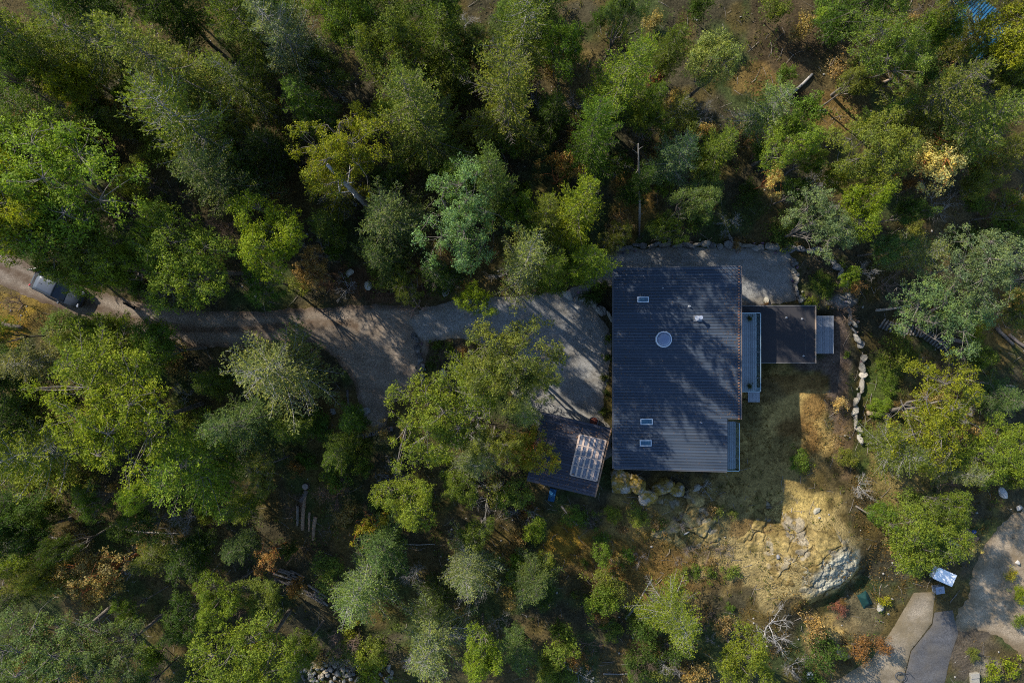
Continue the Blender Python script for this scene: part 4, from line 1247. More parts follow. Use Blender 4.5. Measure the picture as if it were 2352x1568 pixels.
for (px, py, a, b, h, lab, col) in [
    (804, 627, 1.0, .75, .7, 'rounded grey boulder on the bank, upper left of the pair', (0.34, .32, .28)), (847, 655, 1.1, .8, .7, 'pale angular boulder on the bank nearest the track', (0.4, .37, .31)),
    (1025, 668, 1.15, 1.0, .8, 'bluish grey boulder in shade at the gravel edge', (0.26, .26, .27)), (1305, 680, 1.6, .9, .5, 'flat pale boulder left of the house planting bed', (0.36, .34, .3)),
    (1080, 868 - 56, .9, .8, .6, 'pale boulder in the planted island near the drive', (0.36, .35, .34)), (1052, 838, 1.2, 1.0, .6, 'largest grey boulder at the lower end of the planted island', (0.3, .29, .28)),
    (1020, 856, .9, .7, .5, 'small grey boulder left among the island rocks', (0.26, .25, .25)), (828, 950, 1.0, 2.4, .4, 'long slate-grey slab standing at the yard edge', (0.2, .2, .205)),
    (765, 945, .9, .7, .5, 'dark boulder left of the slate slab', (0.17, .165, .16)), (750, 985, .6, .6, .4, 'small dark boulder below left of the slate slab', (0.15, .15, .15)),
    (2175, 525, 1.0, 1.1, .8, 'ochre mossy boulder below the golden arbutus', (0.24, .17, .05)), (2300, 1130, 1.3, 1.0, .7, 'pale boulder at the upper end of the sandy yard', (0.4, .39, .37)),
    (2340, 1165, .8, .6, .5, 'small pale boulder under the right-hand trees', (0.34, .33, .31)), (1760, 690, .8, .7, .5, 'pale boulder in the reddish plant patch behind the annex', (0.38, .35, .28)),
    (2128, 812 + 30, .6, .5, .4, 'grey stone beside the timber steps', (0.28, .28, .29)), (1875, 1172, .6, .9, .5, 'upright grey stone on the mossy rock', (0.33, .3, .22)), (1786, 1278, .6, .45, .4, 'small dark square stone on the sunlit rock', (0.2, .2, .21)),
    (2335, 1290, .5, .45, .5, 'small pale stone at the right edge of the yard', (0.4, .38, .35)), (2020, 1392, 1.0, .8, .6, 'pale boulder among plants below the yellow-tinged tree', (0.3, .28, .24)),
    (1600, 1120, 1.0, .6, .4, 'pale flat rock left of the silver dead bush', (0.33, .31, .25))]:
    stone(px, py, a, b, h, 'boulder', lab, 'boulder', col=col)

def crag(px, py, a, b, h, label, seed, rz=0.0):
    me = stone_mesh(seed, 4, 0.0, 'mossrock', 14)
    rr = np.random.default_rng(seed)
    co = np.array([v.co[:] for v in me.vertices])
    d = (fbm(co[:, 0] * 1 + co[:, 2], co[:, 1] + co[:, 2] * .7, 0.5, seed) - .5) * .28 + (fbm(co[:, 0] + co[:, 2], co[:, 1], 0.16, seed + 3) - .5) * .1
    co *= (1 + d)[:, None]
    me.vertices.foreach_set('co', co.astype(np.float32).ravel())
    me.polygons.foreach_set('use_smooth', np.ones(len(me.polygons), bool))
    x, y, z = at(px, py)
    return tag(link('mossy_boulder', me, None, (x, y, z + h * 0.2), (0, 0, rz), (a / 2, b / 2, h / 2)), label, 'boulder')
crag(1424, 1106, 2.2, 3.0, 2.6, 'large ochre-mossed boulder at the house corner beside the shed', 201, 0.3)
crag(1462, 1106, 2.0, 2.0, 2.3, 'pale mossy boulder second from the shed', 202, -.2)
crag(1486, 1138, 1.8, 2.0, 1.4, 'cracked mossy rock below the pale boulder', 204, .1)
crag(1522, 1112, 2.4, 1.6, 1.7, 'mossy boulder below the middle of the house wall', 203, .4)
crag(1556, 1122, 1.6, 1.3, 1.1, 'small rounded mossy rock right in the boulder row', 205, .1)
crag(1935, 1490, 2.6, 1.6, 1.2, 'tan rock outcrop left of the lower driveway', 206, .2)

# rubble pile
rp = thing('rubble_pile', 'heap of loose grey-brown rubble stones at the bottom edge', 'rubble pile')
for i in range(190):
    a = srng.random() * 6.28; q = srng.random() ** .55
    px, py = 805 + math.cos(a) * q * 100, 1545 + math.sin(a) * q * 42
    if srng.random() < .25: px, py = srng.uniform(690, 760), srng.uniform(1500, 1560)
    s = srng.uniform(.18, .5)
    stone(px, py, s * 1.3, s, s * .9, 'stone', None, None, rp, None, srng.choice([(0.23, .195, .14), (0.17, .155, .135), (0.18, .175, .165), (0.27, .23, .165), (0.12, .115, .105)]), -0.1 + srng.uniform(-.2, .1), SMALL)

# ------------------------------------------------------------------ the house
XW, XE = 8.69, 18.92
YN, YNOTCH, YS = 6.20, -6.45, -10.78
XE2 = 17.84
ZW, ZE = 4.0, 5.5
SL = (ZE - ZW) / (XE - XW)
def zr(x, y=0): return ZW + SL * (x - XW)
house = thing('house', 'low house under a large dark metal shed roof with a round skylight', 'house')
def outline(o=0.0):
    return [(XW + o, YS + o), (XE2 - o, YS + o), (XE2 - o, YNOTCH + o), (XE - o, YNOTCH + o), (XE - o, YN - o), (XW + o, YN - o)]
roof = MB().prism(outline(0.0), lambda x, y: zr(x) - 0.22, lambda x, y: zr(x) - 0.03).build('roof', M['roofdark'], house)
PITCH = (YN - YS) / 69
def panel_mesh(x0, x1):
    m = MB(); w = PITCH
    m.prism([(x0, -w + 0.026), (x1, -w + 0.026), (x1, -0.012), (x0, -0.012)], lambda x, y: zr(x) - 0.028, lambda x, y: zr(x) - 0.004)
    m.prism([(x0 + .003, -0.040), (x1 - .003, -0.040), (x1 - .003, -0.013), (x0 + .003, -0.013)], lambda x, y: zr(x) - 0.003, lambda x, y: zr(x) + 0.030)
    return m.mesh('roof_panel', M['roof'])
pm_long = panel_mesh(XW - 0.04, XE + 0.03); pm_short = panel_mesh(XW - 0.04, XE2 + 0.03)
for i in range(69):
    y = YN - i * PITCH
    link('roof_panel', pm_long if y - PITCH > YNOTCH - 0.02 else pm_short, roof, (0, y, 0), color=(_pv := random.Random(i).uniform(.82, 1.15), _pv, _pv))
# edge trims and gutter
MB().prism([(XE + .035, YNOTCH), (XE + .11, YNOTCH), (XE + .11, YN), (XE + .035, YN)], ZE - .24, ZE + .03).build('ridge_trim', M['paint'], roof, color=(0.13, 0.095, 0.075))
MB().prism([(XW - .16, YS), (XW - .045, YS), (XW - .045, YN), (XW - .16, YN)], ZW - .16, ZW - .03).build('gutter', M['paint'], roof, color=(0.05, 0.05, 0.055))
for yy, s in ((YN, 1), (YS, -1)):
    xe = XE if s > 0 else XE2
    MB().prism([(XW, yy + .003 if s > 0 else yy - .06), (xe, yy + .003 if s > 0 else yy - .06), (xe, yy + .06 if s > 0 else yy - .003), (XW, yy + .06 if s > 0 else yy - .003)],
               lambda x, y: zr(x) - .25, lambda x, y: zr(x) + .02).build('verge_trim', M['paint'], roof, color=(0.07, 0.07, 0.075))
# rust-coloured fallen needles and fixings along the ridge line
b = MB(); rr = random.Random(4)
for i in range(69):
    y = YN - i * PITCH - 0.03
    if y < YNOTCH: break
    b.bx(XE - .18 - rr.uniform(0, .05), XE - .10, y - .035, y + .035, ZE - .03, ZE + .055)
tag(b.build('ridge_clips', M['paint'], roof, color=(0.30, 0.13, 0.06)), kind='stuff')
rr = random.Random(14); b = MB()
for i in range(900):
    side = rr.random()
    if side < .45: a, c = XE - abs(rr.gauss(0, .9)) - .1, rr.uniform(YNOTCH + .1, YN - .1)
    elif side < .7: a, c = XW + abs(rr.gauss(0, 1.2)) + .1, rr.uniform(YS + .1, YN - .1)
    else: a, c = rr.uniform(XW + .1, XE2 - .1), rr.uniform(YS + .1, YN - .1)
    if a < XW + .05: continue
    b.box((a, c, zr(a) + .012), (rr.uniform(.04, .13), rr.uniform(.015, .04), .008), rr.uniform(0, 3))
tag(b.build('leaf_debris', M['cloth'], roof, color=(0.13, .085, .05)), kind='stuff')
# walls
MB().prism([(XW + .55, YS + .5), (XE2 - .9, YS + .5), (XE2 - .9, YNOTCH - .4), (XE - .9, YNOTCH - .4), (XE - .9, YN - .5), (XW + .55, YN - .5)], -2.2, lambda x, y: zr(x) - .225).build('wall', M['wood'], house, color=(0.075, 0.07, 0.065))
def window(x, y, w, h, z, axis_):
    fr = MB(); t = .07
    if axis_ == 'y':   # wall faces +-x
        for (a, b_) in ((-w / 2, -w / 2 + t), (w / 2 - t, w / 2)): fr.bx(x - .03, x + .03, y + a, y + b_, z, z + h)
        for (a, b_) in ((0, t), (h - t, h)): fr.bx(x - .03, x + .03, y - w / 2 + t, y + w / 2 - t, z + a, z + b_)
        f = fr.build('window', M['paint'], house, color=(.04, .04, .042))
        MB().bx(x - .012, x + .012, y - w / 2 + t, y + w / 2 - t, z + t, z + h - t).build('pane', M['carglass'], f)
    else:
        for (a, b_) in ((-w / 2, -w / 2 + t), (w / 2 - t, w / 2)): fr.bx(x + a, x + b_, y - .03, y + .03, z, z + h)
        for (a, b_) in ((0, t), (h - t, h)): fr.bx(x - w / 2 + t, x + w / 2 - t, y - .03, y + .03, z + a, z + b_)
        f = fr.build('window', M['paint'], house, color=(.04, .04, .042))
        MB().bx(x - w / 2 + t, x + w / 2 - t, y - .012, y + .012, z + t, z + h - t).build('pane', M['carglass'], f)
for y in (4.2, 1.0, -5.5, -8.6): window(XW + .54, y, 1.6, 1.2, 1.3, 'y')
for y in (1.5, -0.6, -2.7): window(XE - .89, y, 1.9, 2.2, 2.7, 'y')
window(XE2 - .89, -8.5, 2.2, 2.1, 2.7, 'y')
for x in (11, 14.5): window(x, YN - .49, 1.6, 1.2, 1.5, 'x')
for x in (10.5, 13.0, 15.4): window(x, YS + .49, 1.6, 1.4, 1.9, 'x')
d = MB().bx(XW + .50, XW + .56, -2.6, -1.6, 0.02, 2.12).build('door', M['wood'], house, color=(0.16, 0.075, 0.035))
MB().bx(XW + .44, XW + .495, -2.52, -2.46, .95, 1.15).build('handle', M['metal'], d, color=(.5, .5, .5))
# skylights
def skylight(px, py, wD=26, hD=13):
    zc = zr(W(px, py, 4.4)[0]); x, y = W(px, py, zc + .12); w = wD * 57.6 * K; h = hD * 57.6 * K
    z = zr(x)
    fr = MB(); t = .075
    fr.bx(x - w / 2, x + w / 2, y - h / 2, y - h / 2 + t, z - .05, z + .17); fr.bx(x - w / 2, x + w / 2, y + h / 2 - t, y + h / 2, z - .05, z + .17)
    fr.bx(x - w / 2, x - w / 2 + t, y - h / 2 + t, y + h / 2 - t, z - .05, z + .17); fr.bx(x + w / 2 - t, x + w / 2, y - h / 2 + t, y + h / 2 - t, z - .05, z + .17)
    f = fr.build('skylight', M['metal'], house, color=(0.50, 0.56, 0.60))
    MB().bx(x - w / 2 + t, x + w / 2 - t, y - h / 2 + t, y + h / 2 - t, z + .05, z + .13).build('pane', M['pane'], f)
skylight(1477, 688); skylight(1485, 968, 28, 14); skylight(1483, 1017, 27, 14)
x, y = W(1525.5, 779, 4.85); z = zr(x)
ds = MB().lathe((x, y, z), [(0.68, -.1), (0.68, .14), (0.655, .20), (0.60, .20), (0.585, .16), (0.585, .05)], 40).build('dome_skylight', M['paint'], house, smooth=False, color=(0.62, 0.66, 0.70))
MB().lathe((x, y, z), [(0.60 * math.cos(a), .15 + .30 * math.sin(a)) for a in np.linspace(0, 1.565, 10)], 40).build('dome', M['dome'], ds, smooth=True)
# flues and vents
def vent(px, py, r, h, col, cap=True):
    x, y = W(px, py, 5.0); z = zr(x); x, y = W(px, py, z + h); z = zr(x)
    v = MB().cyl((x, y), r * 1.9, z - .03, z + .06, 14, r * 1.3).cyl((x, y), r, z + .055, z + h, 14).build('vent_pipe', M['metal'], house, color=col)
    if cap: MB().cyl((x, y), r * 1.55, z + h + .02, z + h + .07, 14, r * 1.5).cyl((x, y), r * .6, z + h - .05, z + h + .02, 10).build('cap', M['metal'], v, color=(.5, .52, .56))
vent(1610, 729, .11, .75, (0.42, .44, .5)); vent(1601, 730, .13, .28, (0.55, .55, .53)); vent(1585, 703, .06, .3, (0.5, .5, .5), False); vent(1660 - 99, 703, .05, .2, (0.1, .1, .1), False)
vent(1612, 971, .05, .28, (0.4, .4, .42), False); vent(1523, 661, .04, .15, (.4, .4, .4), False)
x, y = W(1605, 731, 5.1); MB().bx(x - .42, x + .30, y - .26, y + .26, zr(x) - .03, zr(x) + .052).build('flashing', M['metal'], house, color=(0.30, .29, .28))

# east balcony and south-east balcony, boards running along the wall
def balcony(x0, x1, y0, y1, z, rails, nb, hide=0):
    fr = MB().bx(x0, x1, y0, y1, z - .22, z - .035).build('balcony', M['wood'], house, color=(0.05, .05, .05))
    w = (x1 - x0) / nb
    me = MB().bx(.008, w - .008, y0 + .01, y1 - .01, z - .032, z).mesh('deck_board', M['wood'])
    rr = random.Random(int(y0 * 10))
    for i in range(nb):
        k = rr.uniform(.85, 1.15)
        link('deck_board', me, fr, (x0 + i * w, 0, 0), color=(0.24 * k, .26 * k, .29 * k))
    for (ax, ay, bx_, by_) in rails:
        L = math.hypot(bx_ - ax, by_ - ay); n = max(1, round(L / 1.15)); ang = math.atan2(by_ - ay, bx_ - ax)
        for i in range(n):
            u0, u1 = (i + .04) / n, (i + .96) / n; um = (u0 + u1) / 2
            MB().box((ax + (bx_ - ax) * um, ay + (by_ - ay) * um, z + .50), (L * (u1 - u0), .018, .92), ang).build('glass_panel', M['clear'], fr)
        for i in range(n + 1):
            MB().box((ax + (bx_ - ax) * i / n, ay + (by_ - ay) * i / n, z + .52), (.045, .045, 1.03), ang).build('post', M['metal'], fr, color=(.5, .52, .54))
        MB().box(((ax + bx_) / 2, (ay + by_) / 2, z + 1.055), (L + .05, .05, .03), ang).build('rail', M['metal'], fr, color=(0.42, .55, .58))
    return fr
bx1 = W(1738, 0, 2.6)[0]
balcony(XE - .89, bx1 + .0, W(0, 898, 2.6)[1], W(0, 719, 2.6)[1], 2.6, [(bx1 - .04, W(0, 898, 2.6)[1] + .04, bx1 - .04, W(0, 719, 2.6)[1] - .04), (XE - .3, W(0, 719, 2.6)[1] - .04, bx1 - .04, W(0, 719, 2.6)[1] - .04), (XE - .3, W(0, 898, 2.6)[1] + .04, bx1 - .04, W(0, 898, 2.6)[1] + .04)], 18)
bx2 = W(1690, 0, 2.6)[0]; by2 = W(0, 1077, 2.6)[1]
balcony(XE2 - .89, bx2, by2, YNOTCH - .5, 2.6, [(bx2 - .04, by2 + .04, bx2 - .04, YNOTCH - .55), (XE2 - .3, by2 + .04, bx2 - .04, by2 + .04)], 14)
for xx in (bx1 - .2, ):
    for yy in (W(0, 898, 2.6)[1] + .2, W(0, 719, 2.6)[1] - .2): MB().bx(xx - .07, xx + .07, yy - .07, yy + .07, -1.6, 2.375).build('post', M['wood'], house, color=(.06, .06, .06))
MB().bx(bx2 - .3, bx2 - .16, by2 + .15, by2 + .29, -1.6, 2.375).build('post', M['wood'], house, color=(.06, .06, .06))
# timber landing below the balcony
lx0, ly1 = W(1718, 890, .6); lx1, ly0 = W(1745, 923, .6)
ld = thing('timber_landing', 'small square grey timber landing at the lower corner of the balcony', 'landing', (0, 0, 0))
for i in range(8):
    w = (lx1 - lx0) / 8; MB().bx(lx0 + i * w + .006, lx0 + (i + 1) * w - .006, ly0, ly1, .57, .605).build('deck_board', M['wood'], ld, color=(0.25, .275, .31))
MB().bx(lx0 + .02, lx1 - .02, ly0 + .02, ly1 - .02, .40, .567).build('frame', M['wood'], ld, color=(.09, .09, .09))
for a in (lx0 + .1, lx1 - .2):
    for b_ in (ly0 + .1, ly1 - .2): MB().bx(a, a + .1, b_, b_ + .1, -1.6, .397).build('leg', M['wood'], ld, color=(.09, .09, .09))

# flat-roofed annex
AZ = 2.0
ax0, ax1 = bx1 + .05, W(1873, 0, AZ)[0]; ay1, ay0 = W(0, 702, AZ)[1], W(0, 833, AZ)[1]
annex = thing('annex', 'flat-roofed annex with dark brown membrane roof right of the balcony', 'annex')
MB().bx(XE - .85, ax1 - .35, ay0 + .3, ay1 - .3, -2.2, AZ - .2).build('wall', M['wood'], annex, color=(0.08, .072, .065))
ar = MB().bx(XE + .15, ax1, ay0, ay1, AZ - .197, AZ).build('roof', M['membrane'], annex)
MB().bx(ax1 - .05, ax1 + .045, ay0 - .04, ay1 + .04, AZ - .2, AZ + .07).build('roof_edge', M['paint'], ar, color=(0.30, .22, .15))
MB().bx(XE + .15, ax1 - .055, ay0 - .04, ay0 + .045, AZ - .2, AZ + .055).build('roof_edge', M['paint'], ar, color=(0.10, .095, .09))
MB().bx(XE + .15, ax1 - .055, ay1 - .045, ay1 + .04, AZ - .2, AZ + .055).build('roof_edge', M['paint'], ar, color=(0.10, .095, .09))
sx = W(1850, 0, AZ)[0]
MB().bx(sx - .02, sx + .02, ay0 + .3, ay1 - .3, AZ + .002, AZ + .018).build('seam', M['paint'], ar, color=(0.03, .03, .03))
for (a, b_) in ((1806, 757 - 28), (1842, 762 - 30), (1845, 817)):
    xx, yy = W(a, b_, AZ); MB().cyl((xx, yy), .09, AZ - .01, AZ + .03, 12, .07).cyl((xx, yy), .045, AZ + .028, AZ + .16, 10).build('vent_pipe', M['metal'], ar, color=(.5, .5, .5))
for y in (1.8, -.5): MB().bx(ax1 - .36, ax1 - .32, y - .8, y + .8, -.2, 1.3).build('window', M['carglass'], annex)

# ground-level deck right of the annex
dz = 0.0
dx0 = ax1 + .1; dx1 = W(1915, 0, dz)[0]; dy1, dy0 = W(0, 725, dz)[1], W(0, 812, dz)[1]
dk = thing('timber_deck', 'grey timber deck on the right side of the annex', 'deck')
nb = 12; w = (dx1 - dx0) / nb
me = MB().bx(.006, w - .006, dy0, dy1, dz - .03, dz).mesh('deck_board', M['wood'])
rr = random.Random(9)
for i in range(nb):
    k = rr.uniform(.88, 1.12); link('deck_board', me, dk, (dx0 + i * w, 0, 0), color=(.20 * k, .215 * k, .24 * k))
MB().bx(dx0 + .02, dx1 - .02, dy0 + .03, dy1 - .03, -1.6, dz - .034).build('frame', M['wood'], dk, color=(.1, .1, .1))

# potted plants on the balcony corners
for (py, lab) in ((724, 'small potted green plant in the upper corner of the balcony'), (892, 'small potted green plant in the lower corner of the balcony')):
    x, y = W(1730, py, 3.0)
    y += -.25 if py < 800 else .25
    p = thing('potted_plant', lab, 'potted plant', (x - .25, y, 2.602), 0, 'potted plants on the balcony')
    MB().cyl((0, 0), .13, 0, .30, 16, .18).build('pot', M['plastic'], p, color=(.10, .10, .10))
    link('foliage', PROTO['tuft1']['leaf'], p, (0, 0, .22), None, (.42, .42, .6), (0.09, .10, .025))

# ------------------------------------------------------------------ workshop shed with glazed roof strip
SZ = 2.6
A0 = Vector(W(1247, 946, SZ)); A1 = Vector(W(1401, 982, SZ)); U_ = (A1 - A0).normalized(); V_ = Vector((U_.y, -U_.x))
Lu, Lv = (A1 - A0).length, 6.15
shed = thing('workshop_shed', 'skewed dark metal roofed shed with glazed wooden-battened roof section', 'shed', (A0.x, A0.y, 0), math.atan2(U_.y, U_.x))
# local frame: +x along U, -y down the photo
def srf(x, y=0): return SZ + 0.02 * (x - 0)
MB().prism([(.3, -Lv + .3), (Lu - .3, -Lv + .3), (Lu - .3, -.3), (.3, -.3)], -.9, SZ - .13).build('wall', M['wood'], shed, color=(.10, .075, .055))
sroof = MB().prism([(0, -Lv), (Lu, -Lv), (Lu, 0), (0, 0)], lambda x, y: srf(x) - .12, lambda x, y: srf(x) - .02).build('roof', M['wood'], shed, color=(.06, .05, .045))
gx0, gx1, gy1, gy0 = 3.55, Lu - .12, -1.15, -4.75
np_ = 24; pw = Lv / np_
def spanel(x0, x1):
    m = MB().prism([(x0, -pw + .02), (x1, -pw + .02), (x1, -.01), (x0, -.01)], lambda x, y: srf(x) - .017, lambda x, y: srf(x))
    m.prism([(x0 + .003, -.055), (x1 - .003, -.055), (x1 - .003, -.012), (x0 + .003, -.012)], lambda x, y: srf(x) + .001, lambda x, y: srf(x) + .035)
    return m.mesh('roof_panel', M['shedroof'])
sp_full = spanel(-.03, Lu + .03); sp_cut = spanel(-.03, gx0 - .05)
for i in range(np_):
    y = -i * pw
    link('roof_panel', sp_cut if (y - pw / 2 < gy1 and y - pw / 2 > gy0) else sp_full, sroof, (0, y, 0), color=(_pv := random.Random(i).uniform(.75, 1.2), _pv, _pv))
gl = MB().prism([(gx0 - .04, gy0), (gx1, gy0), (gx1, gy1), (gx0 - .04, gy1)], lambda x, y: srf(x) - .017, lambda x, y: srf(x) + .012).build('glazed_roof', M['poly'], shed)
ncol, nrow = 5, 4
cw, rh = (gx1 - gx0) / ncol, (gy1 - gy0) / nrow
for i in range(ncol):
    for j in range(nrow):
        a, b_ = gx0 + i * cw, gy0 + j * rh
        MB().prism([(a + .05, b_ + .04), (a + cw - .05, b_ + .04), (a + cw - .05, b_ + rh - .04), (a + .05, b_ + rh - .04)], lambda x, y: srf(x) + .014, lambda x, y: srf(x) + .03).build('pane', M['poly'], gl)
for i in range(ncol + 1):
    a = gx0 + i * cw; wdt = .075 if i not in (4,) else .13
    MB().prism([(a - wdt, gy0), (a + wdt, gy0), (a + wdt, gy1), (a - wdt, gy1)], lambda x, y: srf(x) + .013, lambda x, y: srf(x) + .075).build('batten', M['wood'], gl, color=(0.46, .34, .26))
for j in range(nrow + 1):
    b_ = gy0 + j * rh
    MB().prism([(gx0, b_ - .05), (gx1, b_ - .05), (gx1, b_ + .05), (gx0, b_ + .05)], lambda x, y: srf(x) + .032, lambda x, y: srf(x) + .088).build('batten', M['wood'], gl, color=(0.36, .29, .25))
MB().bx(Lu + .035, Lu + .16, -Lv, 0, SZ - .2, SZ + .12).build('fascia', M['wood'], shed, color=(0.19, .12, .075))
MB().tube([(Lu + .42, -2.6, .5), (Lu + .5, -4.9, .5)], [.05, .05], 8).build('pipe', M['metal'], shed, color=(.5, .52, .55))
# litter on the shed roof
rr = random.Random(12); b = MB()
for i in range(130):
    a, c = rr.uniform(.2, Lu - .1), -abs(rr.gauss(5.1, .5)) if rr.random() < .6 else -rr.uniform(.3, 1.5)
    if -Lv < c < -.1: b.box((a, c, srf(a) + .045), (rr.uniform(.06, .2), rr.uniform(.03, .08), .012), rr.uniform(0, 3))
tag(b.build('leaf_debris', M['cloth'], shed, color=(0.16, .09, .055)), kind='stuff')

# half barrel beside the shed
x, y, z = at(1362, 966)
hb = thing('half_barrel', 'dark round tub with red-brown contents beside the shed roof', 'tub', (x, y, z + .03))
MB().lathe((0, 0, 0), [(.0, 0), (.36, 0), (.44, .30), (.45, .55), (.41, .55), (.40, .40), (0, .40)], 24).build('tub', M['metal'], hb, color=(.25, .24, .23))
MB().lathe((0, 0, 0), [(.385, .42), (.3, .5), (.1, .56), (0, .57)], 16).build('soil', M['cloth'], hb, color=(.16, .05, .035))
x, y, z = at(1270, 1138)
bt = link('tarp', None) if False else None
def tarp(name, px, py, w, h, col, label, rz, seed, dz=.25):
    x, y, z = at(px, py)
    n = 16
    g = np.linspace(-.5, .5, n); X, Y = np.meshgrid(g, g); X, Y = X.ravel() * w, Y.ravel() * h
    e = np.minimum(np.minimum(X + w / 2, w / 2 - X), np.minimum(Y + h / 2, h / 2 - Y))
    c_, s_ = math.cos(rz), math.sin(rz)
    XW_, YW_ = x + X * c_ - Y * s_, y + X * s_ + Y * c_
    Z = zg(XW_, YW_) - z + .04 + dz * sst(0, .5, e) * (.5 + fbm(X, Y, .7, seed)) + .05 * fbm(X, Y, .25, seed + 1)
    i = (np.arange(n - 1)[:, None] * n + np.arange(n - 1)[None]).ravel()
    me = mesh_np(name, np.stack([X, Y, Z], 1), np.stack([i, i + 1, i + n + 1, i + n], -1), [M['cloth']], smooth=True)
    o = link(name, me, None, (x, y, z), (0, 0, rz), color=col)
    sm = o.modifiers.new('thickness', 'SOLIDIFY'); sm.thickness = .012
    return tag(o, label, 'tarp')
tarp('tarp', 1268, 1136, .6, 1.2, (0.012, .07, .16), 'small blue tarp at the lower left corner of the shed', -.2, 3)
tarp('tarp', 1986, 1376, 1.0, 1.5, (0.006, .032, .03), 'crumpled dark teal stand-in tarp below the steep pale rock face', .5, 5, .4)  # teal one is invented, standing in for a smear of colour
shrub('bush3', 1930, 1395, 26, .8, (0.20, .085, .055), desc='reddish-brown stand-in shrub')  # invented shrub standing in for a red-brown smear of colour

# ------------------------------------------------------------------ blue-roofed shed at the upper right
bz = 3.0
cx, cy_ = W(2345 - 138, 62, bz)
cx, cy_ = W(2225, 58, bz)
bs = thing('blue_roofed_shed', 'shed with ribbed bright blue metal roof half hidden under trees', 'shed', (cx, cy_, zg1(cx, cy_)), R(-42))
MB().bx(-2.3, 2.3, -1.6, 1.6, -.3, 2.25).build('wall', M['wood'], bs, color=(.05, .06, .08))
br = MB().prism([(-2.7, -2.0), (2.7, -2.0), (2.7, 2.0), (-2.7, 2.0)], lambda x, y: 2.45 + .08 * y, lambda x, y: 2.53 + .08 * y).build('roof', M['blueroof'], bs)
me = MB().prism([(-.05, -2.0), (.05, -2.0), (.05, 2.0), (-.05, 2.0)], lambda x, y: 2.533 + .08 * y, lambda x, y: 2.60 + .08 * y).mesh('rib', M['blueroof'])
for i in range(22): link('rib', me, br, (-2.6 + i * .247, 0, 0))
t2 = tarp('tarp', 2208, 92, 3.6, 3.0, (0.008, .016, .035), 'large dark navy tarp below the blue roof', .6, 9, .5)
t3 = tarp('tarp', 2240, 70, 1.6, 2.6, (0.015, .10, .30), 'royal blue tarp at the right of the blue-roofed shed', .6, 10, .7)

# ------------------------------------------------------------------ logs, trunks, timber
def log(px0, py0, px1, py1, r, col, label, name='fallen_log', cat='log', lift=0.0, group=None, parent=None, end=True, taper=.8, z_off=(0, 0)):
    a = Vector(at(px0, py0)); b = Vector(at(px1, py1))
    a.z += r * .8 + lift + z_off[0]; b.z += r * .8 + lift + z_off[1]
    rr = random.Random(int(px0 * 7 + py0))
    L = (b - a).length; n = max(4, int(L / .5))
    side = (b - a).cross(Vector((0, 0, 1))).normalized()
    pts = []
    for i in range(n + 1):
        t = i / n
        p = a.lerp(b, t) + side * (math.sin(t * 3.1 + rr.random()) * .02 * L + rr.uniform(-.02, .02))
        pts.append(p - a)
    rad = [r * (1 - (1 - taper) * i / n) * rr.uniform(.93, 1.07) for i in range(n + 1)]
    m = MB().tube([tuple(p) for p in pts], rad, 9)
    o = m.build(name, M['bark'], parent, smooth=True, color=col, loc=tuple(a))
    if label: tag(o, label, cat, group)
    if end and r > .09:
        d_ = pts[-1] - pts[-2]; d_.normalize()
        e = MB().tube([tuple(pts[-1] + d_ * .004), tuple(pts[-1] + d_ * .02)], [rad[-1] * .86, rad[-1] * .84], 9).build('cut_end', M['wood'], o if parent is None else parent, color=(.36, .28, .19))
        if parent is not None: e.location = tuple(a)
    return o
lg = [(2158, 1228, 2202, 1252, .17, (.36, .32, .25), 'pale peeled log ending beside the driveway tree'), (1990, 947, 2040, 953, .22, (.24, .18, .125), 'thick short tan log right of the stone row'),
      (2215, 870, 2330, 888, .11, (.27, .22, .17), 'long slender log on the slope above the right-hand trees'), (2175, 779, 2240, 785, .2, (.16, .12, .10), 'dark log right of the timber steps'),
      (2285, 752, 2325, 790, .17, (.17, .13, .10), 'left of two parallel dark logs at the right edge'), (2316, 768, 2356, 800, .17, (.15, .12, .10), 'right of two parallel dark logs at the right edge'),
      (2010, 712, 2090, 702, .13, (.25, .22, .18), 'grey log lying above the timber steps'), (1436, 1420, 1498, 1330, .10, (.24, .22, .19), 'long bare fallen trunk with a twiggy top in the rock yard'),
      (1570, 1226, 1592, 1214, .07, (.4, .38, .35), 'short pale stick on the mossy rocks'), (692, 1150, 706, 1125, .24, (.12, .10, .085), 'dark short log left of the upright logs'),
      (880, 1245, 1000, 1250, .045, (.3, .28, .26), 'long thin silver branch on the ground'), (1140, 1360, 1150, 1330, .06, (.2, .15, .12), 'short brown branch near the blue-green tree'),
      (1815, 218, 1865, 172, .13, (.26, .24, .22), 'grey leaning dead trunk above the pale fir'), (1860, 255, 1896, 253, .10, (.22, .2, .18), 'short grey log by the ochre clearing'),
      (2028, 190, 2045, 182, .12, (.32, .24, .17), 'short tan log stub under the round tree'), (2095, 540, 2180, 470, .09, (.34, .31, .27), 'grey fallen bough below the golden arbutus'),
      (0, 742, 55, 752, .22, (.11, .085, .07), 'dark fallen trunk on the ochre bank at the left edge'), (1290, 1160, 1325, 1205, .1, (.2, .17, .14), 'dark broken branch below the shed'),
      (1385, 1545, 1460, 1545, .07, (.17, .155, .14), 'thin grey branch at the bottom edge'), (290, 1215, 410, 1225, .08, (.22, .2, .18), 'grey fallen branch in the dark gap lower left'),
      (95, 1220, 170, 1250, .1, (.16, .14, .13), 'dark fallen branch at the lower left'), (1480, 1010 + 500, 1435, 1525, .05, (.3, .26, .22), 'thin brown stick lying near the bottom middle')]
for a in lg: log(*a)
